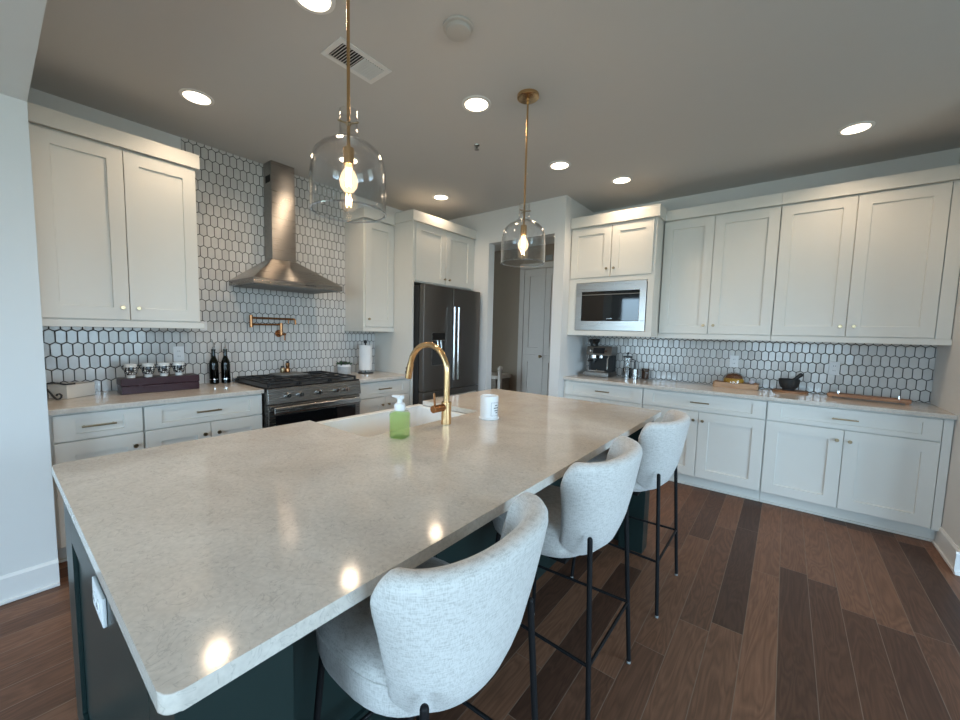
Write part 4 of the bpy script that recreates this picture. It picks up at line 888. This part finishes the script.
# ------------------------------------------------------------------ pendants
def pendant(x, y):
    t = thing('pendant_light', 'clear glass bottle-shaped pendant on a long brass rod, nearer the camera', 'pendant light', (x, y, H), 'glass pendants over the island')
    MB().lathe((x, y, H), [(0, -.0005), (.066, -.0005), (.066, -.018), (.060, -.022), (.012, -.024), (.010, -.034), (0, -.034)], 28).build('ceiling_canopy', M['brass'], t)
    MB().cyl((x, y, H - .034), (x, y, 2.062), .0062, n=12).build('rod', M['brass'], t)
    sh = MB().lathe((x, y, 0), [(.0335, 2.192), (.033, 2.135), (.034, 2.110), (.043, 2.092), (.070, 2.078), (.100, 2.060), (.124, 2.034), (.133, 2.000), (.137, 1.965), (.137, 1.828), (.134, 1.828), (.134, 1.965), (.130, 1.999), (.121, 2.031), (.098, 2.056), (.069, 2.074), (.041, 2.088), (.031, 2.108), (.030, 2.135), (.0305, 2.192)], 48, closed=True).build('glass_shade', M['clear'], t)
    mb = MB(); mb.lathe((x, y, 0), [(.138, 1.8255), (.1395, 1.829), (.138, 1.8325), (.1335, 1.8325), (.1320, 1.829), (.1335, 1.8255)], 48, closed=True); mb.build('shade_rim', M['rim'], sh)
    mb = MB(); mb.ball((x, y, 2.147), .0105, 8)
    for a in (0.4, 0.4 + 2 * pi / 3, 0.4 + 4 * pi / 3): mb.cyl((x, y, 2.147), (x + .041 * math.cos(a), y + .041 * math.sin(a), 2.147), .0035, n=8)
    mb.build('shade_clamp', M['bronze'], t)
    MB().cyl((x, y, 2.0615), (x, y, 2.000), .0195, n=20, bev=.002).build('socket', M['brass'], t)
    bl = MB().lathe((x, y, 0), [(.013, 1.9995), (.014, 1.988), (.026, 1.968), (.0335, 1.945), (.030, 1.922), (.018, 1.906), (0, 1.902)], 24).build('bulb', M['bulb'], t)
    mb = MB()
    for k in range(4):
        a = k * pi / 2; mb.cyl((x + .008 * math.cos(a), y + .008 * math.sin(a), 1.975), (x + .010 * math.cos(a), y + .010 * math.sin(a), 1.925), .0016, n=6)
    mb.build('filament', M['filament'], bl)
    ld = bpy.data.lights.new('bulb_light', 'POINT'); ld.energy = BULB; ld.color = (1.0, 0.68, 0.40); ld.shadow_soft_size = .012
    lo = bpy.data.objects.new('bulb_light', ld); COL.objects.link(lo); lo.location = (x, y, 1.95); lo.location -= Vector((x, y, H)); lo.parent = t
    return t
p = pendant(2.430, 1.028)
q = copy_tree(p); q.location = (2.415, 2.300, H); q['label'] = 'clear glass bottle-shaped pendant farther away, before the doorway'

# ------------------------------------------------------------------ recessed lights and ceiling fittings
spots = [(.73, 1.065, 'over the left wall cabinet'), (.715, 2.18, 'before the hood, hidden behind the near pendant'), (2.105, 2.185, 'between the two pendants, over the island'), (2.12, 3.33, 'right of the far pendant rod, before the doorway'),
         (2.44, 3.965, 'before the microwave cabinet'), (.725, 3.327, 'before the refrigerator cabinet'), (4.01, 3.96, 'before the right-hand wall cabinets'), (2.032, 1.12, 'cut by the upper edge of the photo, beside the near pendant')]
proto = None
for i, (x, y, w) in enumerate(spots):
    lab_ = 'round recessed ceiling light ' + w
    if proto is None:
        proto = thing('recessed_light', lab_, 'ceiling light', (x, y, H), 'recessed ceiling lights')
        MB().lathe((x, y, H), [(.072, -.0004), (.094, -.0004), (.093, -.005), (.074, -.008)], 36, closed=True).build('trim_ring', M['trim'], proto)
        MB().lathe((x, y, H), [(0, -.0006), (.0715, -.0006), (.0715, -.004), (0, -.0045)], 36).build('lens', M['led'], proto)
        ld = bpy.data.lights.new('downlight', 'SPOT'); ld.energy = DOWN * 4; ld.color = (1.0, .77, .54); ld.shadow_soft_size = .06; ld.spot_size = math.radians(150); ld.spot_blend = .7
        lo = bpy.data.objects.new('downlight', ld); COL.objects.link(lo); lo.location = (0, 0, -.02); lo.parent = proto
    else:
        o = copy_tree(proto); o.location = (x, y, H); o['label'] = lab_
t = thing('ceiling_vent', 'white rectangular louvred vent in the ceiling by the near pendant', 'vent', (1.83, 1.49, H)); vx0, vx1, vy0, vy1 = 1.735, 1.922, 1.327, 1.650
MB().box((vx0, vy0, H - .006), (vx1, vy0 + .028, H - .0004), .001).box((vx0, vy1 - .028, H - .006), (vx1, vy1, H - .0004), .001).box((vx0, vy0 + .0282, H - .006), (vx0 + .028, vy1 - .0282, H - .0004), .001).box((vx1 - .028, vy0 + .0282, H - .006), (vx1, vy1 - .0282, H - .0004), .001).build('frame', M['trim'], t)
MB().box((vx0 + .028, vy0 + .028, H - .0012), (vx1 - .028, vy1 - .028, H - .0005)).build('backing', M['dark'], t)
for k in range(18):
    y = vy0 + .036 + k * .0148; s = .0055 if k < 9 else -.0030
    MB().hexa([(vx0 + .029, y - s - .0008, H - .010), (vx1 - .029, y - s - .0008, H - .010), (vx1 - .029, y - s + .0008, H - .010), (vx0 + .029, y - s + .0008, H - .010), (vx0 + .029, y + s - .0008, H - .0016), (vx1 - .029, y + s - .0008, H - .0016), (vx1 - .029, y + s + .0008, H - .0016), (vx0 + .029, y + s + .0008, H - .0016)]).build('louvre', M['trim'], t)
t = thing('smoke_detector', 'round off-white disc detector on the ceiling right of the vent', 'detector', (2.425, 1.635, H))
MB().lathe((2.425, 1.635, H), [(0, -.0004), (.072, -.0004), (.072, -.010), (.066, -.013), (0, -.013)], 36).build('mount', M['offwhite'], t)
MB().lathe((2.425, 1.635, H), [(0, -.0135), (.060, -.0135), (.058, -.028), (.050, -.032), (0, -.033)], 36).build('cover', M['offwhite'], t)
t = thing('sprinkler_head', 'small steel fire sprinkler in the ceiling beyond the vent', 'sprinkler', (1.769, 2.622, H))
MB().lathe((1.769, 2.622, H), [(0, -.0004), (.022, -.0004), (.020, -.006), (.010, -.008), (.008, -.022), (0, -.022)], 20).build('escutcheon', M['dsteel'], t)
MB().lathe((1.769, 2.622, H), [(0, -.0225), (.004, -.0225), (.004, -.034), (.018, -.034), (.018, -.037), (0, -.037)], 16).build('deflector', M['grey'], t)

# ------------------------------------------------------------------ bar stools (local +x is the back)
def lerp(a, b, t): return a + (b - a) * t
def interp(tab, v):
    for (a, fa), (b, fb) in zip(tab, tab[1:]):
        if v <= b: return lerp(fa, fb, (v - a) / (b - a))
    return tab[-1][1]
def stool(cx, cy):
    t = thing('bar_stool', 'oatmeal linen bar stool nearest the camera at the island', 'bar stool', (cx, cy, 0), 'linen bar stools along the island')
    zb, zt, th = .585, .972, .062
    bt_ = [(0, .140), (.06, .165), (.15, .182), (.3, .200), (.55, .226), (.8, .250), (1, .260)]; at_ = [(0, .125), (.1, .150), (.3, .160), (1, .160)]; xt_ = [(0, .045), (.1, .060), (.3, .082), (.6, .106), (1, .130)]; tmt = [(0, 86), (.3, 88), (.6, 92), (.85, 96), (1, 97)]
    mb = MB(); N = 56; rows = []
    for i in range(N + 1):
        q = -1 + 2 * i / N; q = math.copysign(abs(q) ** .92, q); e = (1 - abs(q)) * .37
        k = min(1, e / .030); kk = math.sqrt(max(0.0, 1 - (1 - k) ** 2)); tt = max(.004, th * kk)
        hh = zb + (zt - zb) * (1 - .34 * max(0, abs(q)) ** 18)
        prof = []
        n1 = 9; zq = zb + .075 * max(0, (abs(q) - .5) / .5) ** 1.3
        for j in range(n1): prof.append((0.0, zq + (hh - .028 - zq) * j / (n1 - 1)))
        for j in range(1, 7): w = pi * j / 7; prof.append((th / 2 * (1 - math.cos(w)), hh - .028 + .028 * math.sin(w)))
        for j in range(n1): prof.append((th, hh - .028 - (hh - .028 - zq - .03) * j / (n1 - 1)))
        row = []
        for (off, z) in prof:
            v = max(0, min(1, (z - zb) / (zt - zb))); o2 = th / 2 + (off - th / 2) * (tt / th)
            b = interp(bt_, v); aa = interp(at_, v); x0 = interp(xt_, v)
            n_ = 2.25; a = q * math.radians(interp(tmt, v)); ct, st = math.cos(a), math.sin(a)
            ox = math.copysign(abs(ct) ** (2 / n_), ct); oy = math.copysign(abs(st) ** (2 / n_), st)
            nl = math.hypot(ox * b, oy * aa); nx, ny = ox * b / nl, oy * aa / nl
            row.append(mb.v((cx + x0 + aa * ox - nx * o2, cy + b * oy - ny * o2, z)))
        rows.append(row)
    m = len(rows[0])
    for A, B in zip(rows, rows[1:]):
        for j in range(m): mb.bm.faces.new((A[j], B[j], B[(j + 1) % m], A[(j + 1) % m]))
    mb.bm.faces.new(rows[0]); mb.bm.faces.new(rows[-1][::-1])
    mb.build('backrest', M['linen'], t, ang=60)
    sm = []
    for k in range(16):
        z = .640 + (.900 - .640) * k / 15; v = (z - zb) / (zt - zb); a = .52 * math.radians(interp(tmt, v)); n_ = 2.25
        b = interp(bt_, v); aa = interp(at_, v); ox = abs(math.cos(a)) ** (2 / n_); oy = abs(math.sin(a)) ** (2 / n_)
        sm.append((cx + interp(xt_, v) + aa * ox, cy + b * oy, z))
    MB().tube(sm, .0026, 6).build('seam', M['linen'], t)
    # seat
    mb = MB(); K = 44
    def ring(s, z, dx=0): 
        pts = []
        for k in range(K):
            a = 2 * pi * k / K; c_, s_ = math.cos(a), math.sin(a); n_ = 2.7
            pts.append(mb.v((cx + dx - .055 + .215 * s * math.copysign(abs(c_) ** (2 / n_), c_), cy + .205 * s * math.copysign(abs(s_) ** (2 / n_), s_), z)))
        return pts
    lv = [ring(.80, .572), ring(.90, .576), ring(.96, .590), ring(.985, .610), ring(1.0, .655), ring(.985, .676), ring(.94, .690), ring(.80, .700), ring(.5, .706), ring(.2, .708)]
    for A, B in zip(lv, lv[1:]):
        for k in range(K): mb.bm.faces.new((A[k], A[(k + 1) % K], B[(k + 1) % K], B[k]))
    mb.bm.faces.new(lv[0][::-1]); mb.bm.faces.new(lv[-1])
    mb.build('seat', M['linen'], t, ang=60)
    mb = MB(); pp = []
    for k in range(K + 1):
        a = 2 * pi * k / K; c_, s_ = math.cos(a), math.sin(a); n_ = 2.7
        pp.append((cx - .055 + .2135 * math.copysign(abs(c_) ** (2 / n_), c_), cy + .2035 * math.copysign(abs(s_) ** (2 / n_), s_), .664))
    mb.tube(pp, .0035, 8, caps=False); mb.build('piping', M['linen'], t)
    MB().box((cx - .20, cy - .15, .556), (cx + .10, cy + .15, .569), .003).build('seat_frame', M['bmetal'], t)
    zr = .275
    feet = {}
    for (sx_, sy_, xt, yt, xf, yf, ztop) in ((1, -1, .202, .190, .240, .222, .705), (1, 1, .202, .190, .240, .222, .705), (-1, -1, -.185, .165, -.215, .205, .575), (-1, 1, -.185, .165, -.215, .205, .575)):
        A = Vector((cx + xt, cy + sy_ * yt, ztop)); B = Vector((cx + xf, cy + sy_ * yf, .012))
        lg = MB().tube([A, B], .0088, 14); lg.ball(A, .0088, 8); o = lg.build('leg', M['bmetal'], t)
        MB().cyl((B.x, B.y, 0.0003), (B.x, B.y, .0118), .0085, n=14).build('foot_cap', M['grey'], o)
        feet[(sx_, sy_)] = A + (B - A) * ((ztop - zr) / (ztop - .012))
    for a, b in (((1, -1), (1, 1)), ((-1, -1), (-1, 1)), ((1, -1), (-1, -1)), ((1, 1), (-1, 1))): MB().cyl(feet[a], feet[b], .0062, n=12).build('stretcher', M['bmetal'], t)
    return t
s0 = stool(3.074, .804)
for (x, y, lab_) in ((3.074, 1.578, 'oatmeal linen bar stool in the middle of the three at the island'), (3.096, 2.392, 'oatmeal linen bar stool farthest from the camera, by the long cabinets')):
    o = copy_tree(s0); o.location = (x, y, 0); o['label'] = lab_
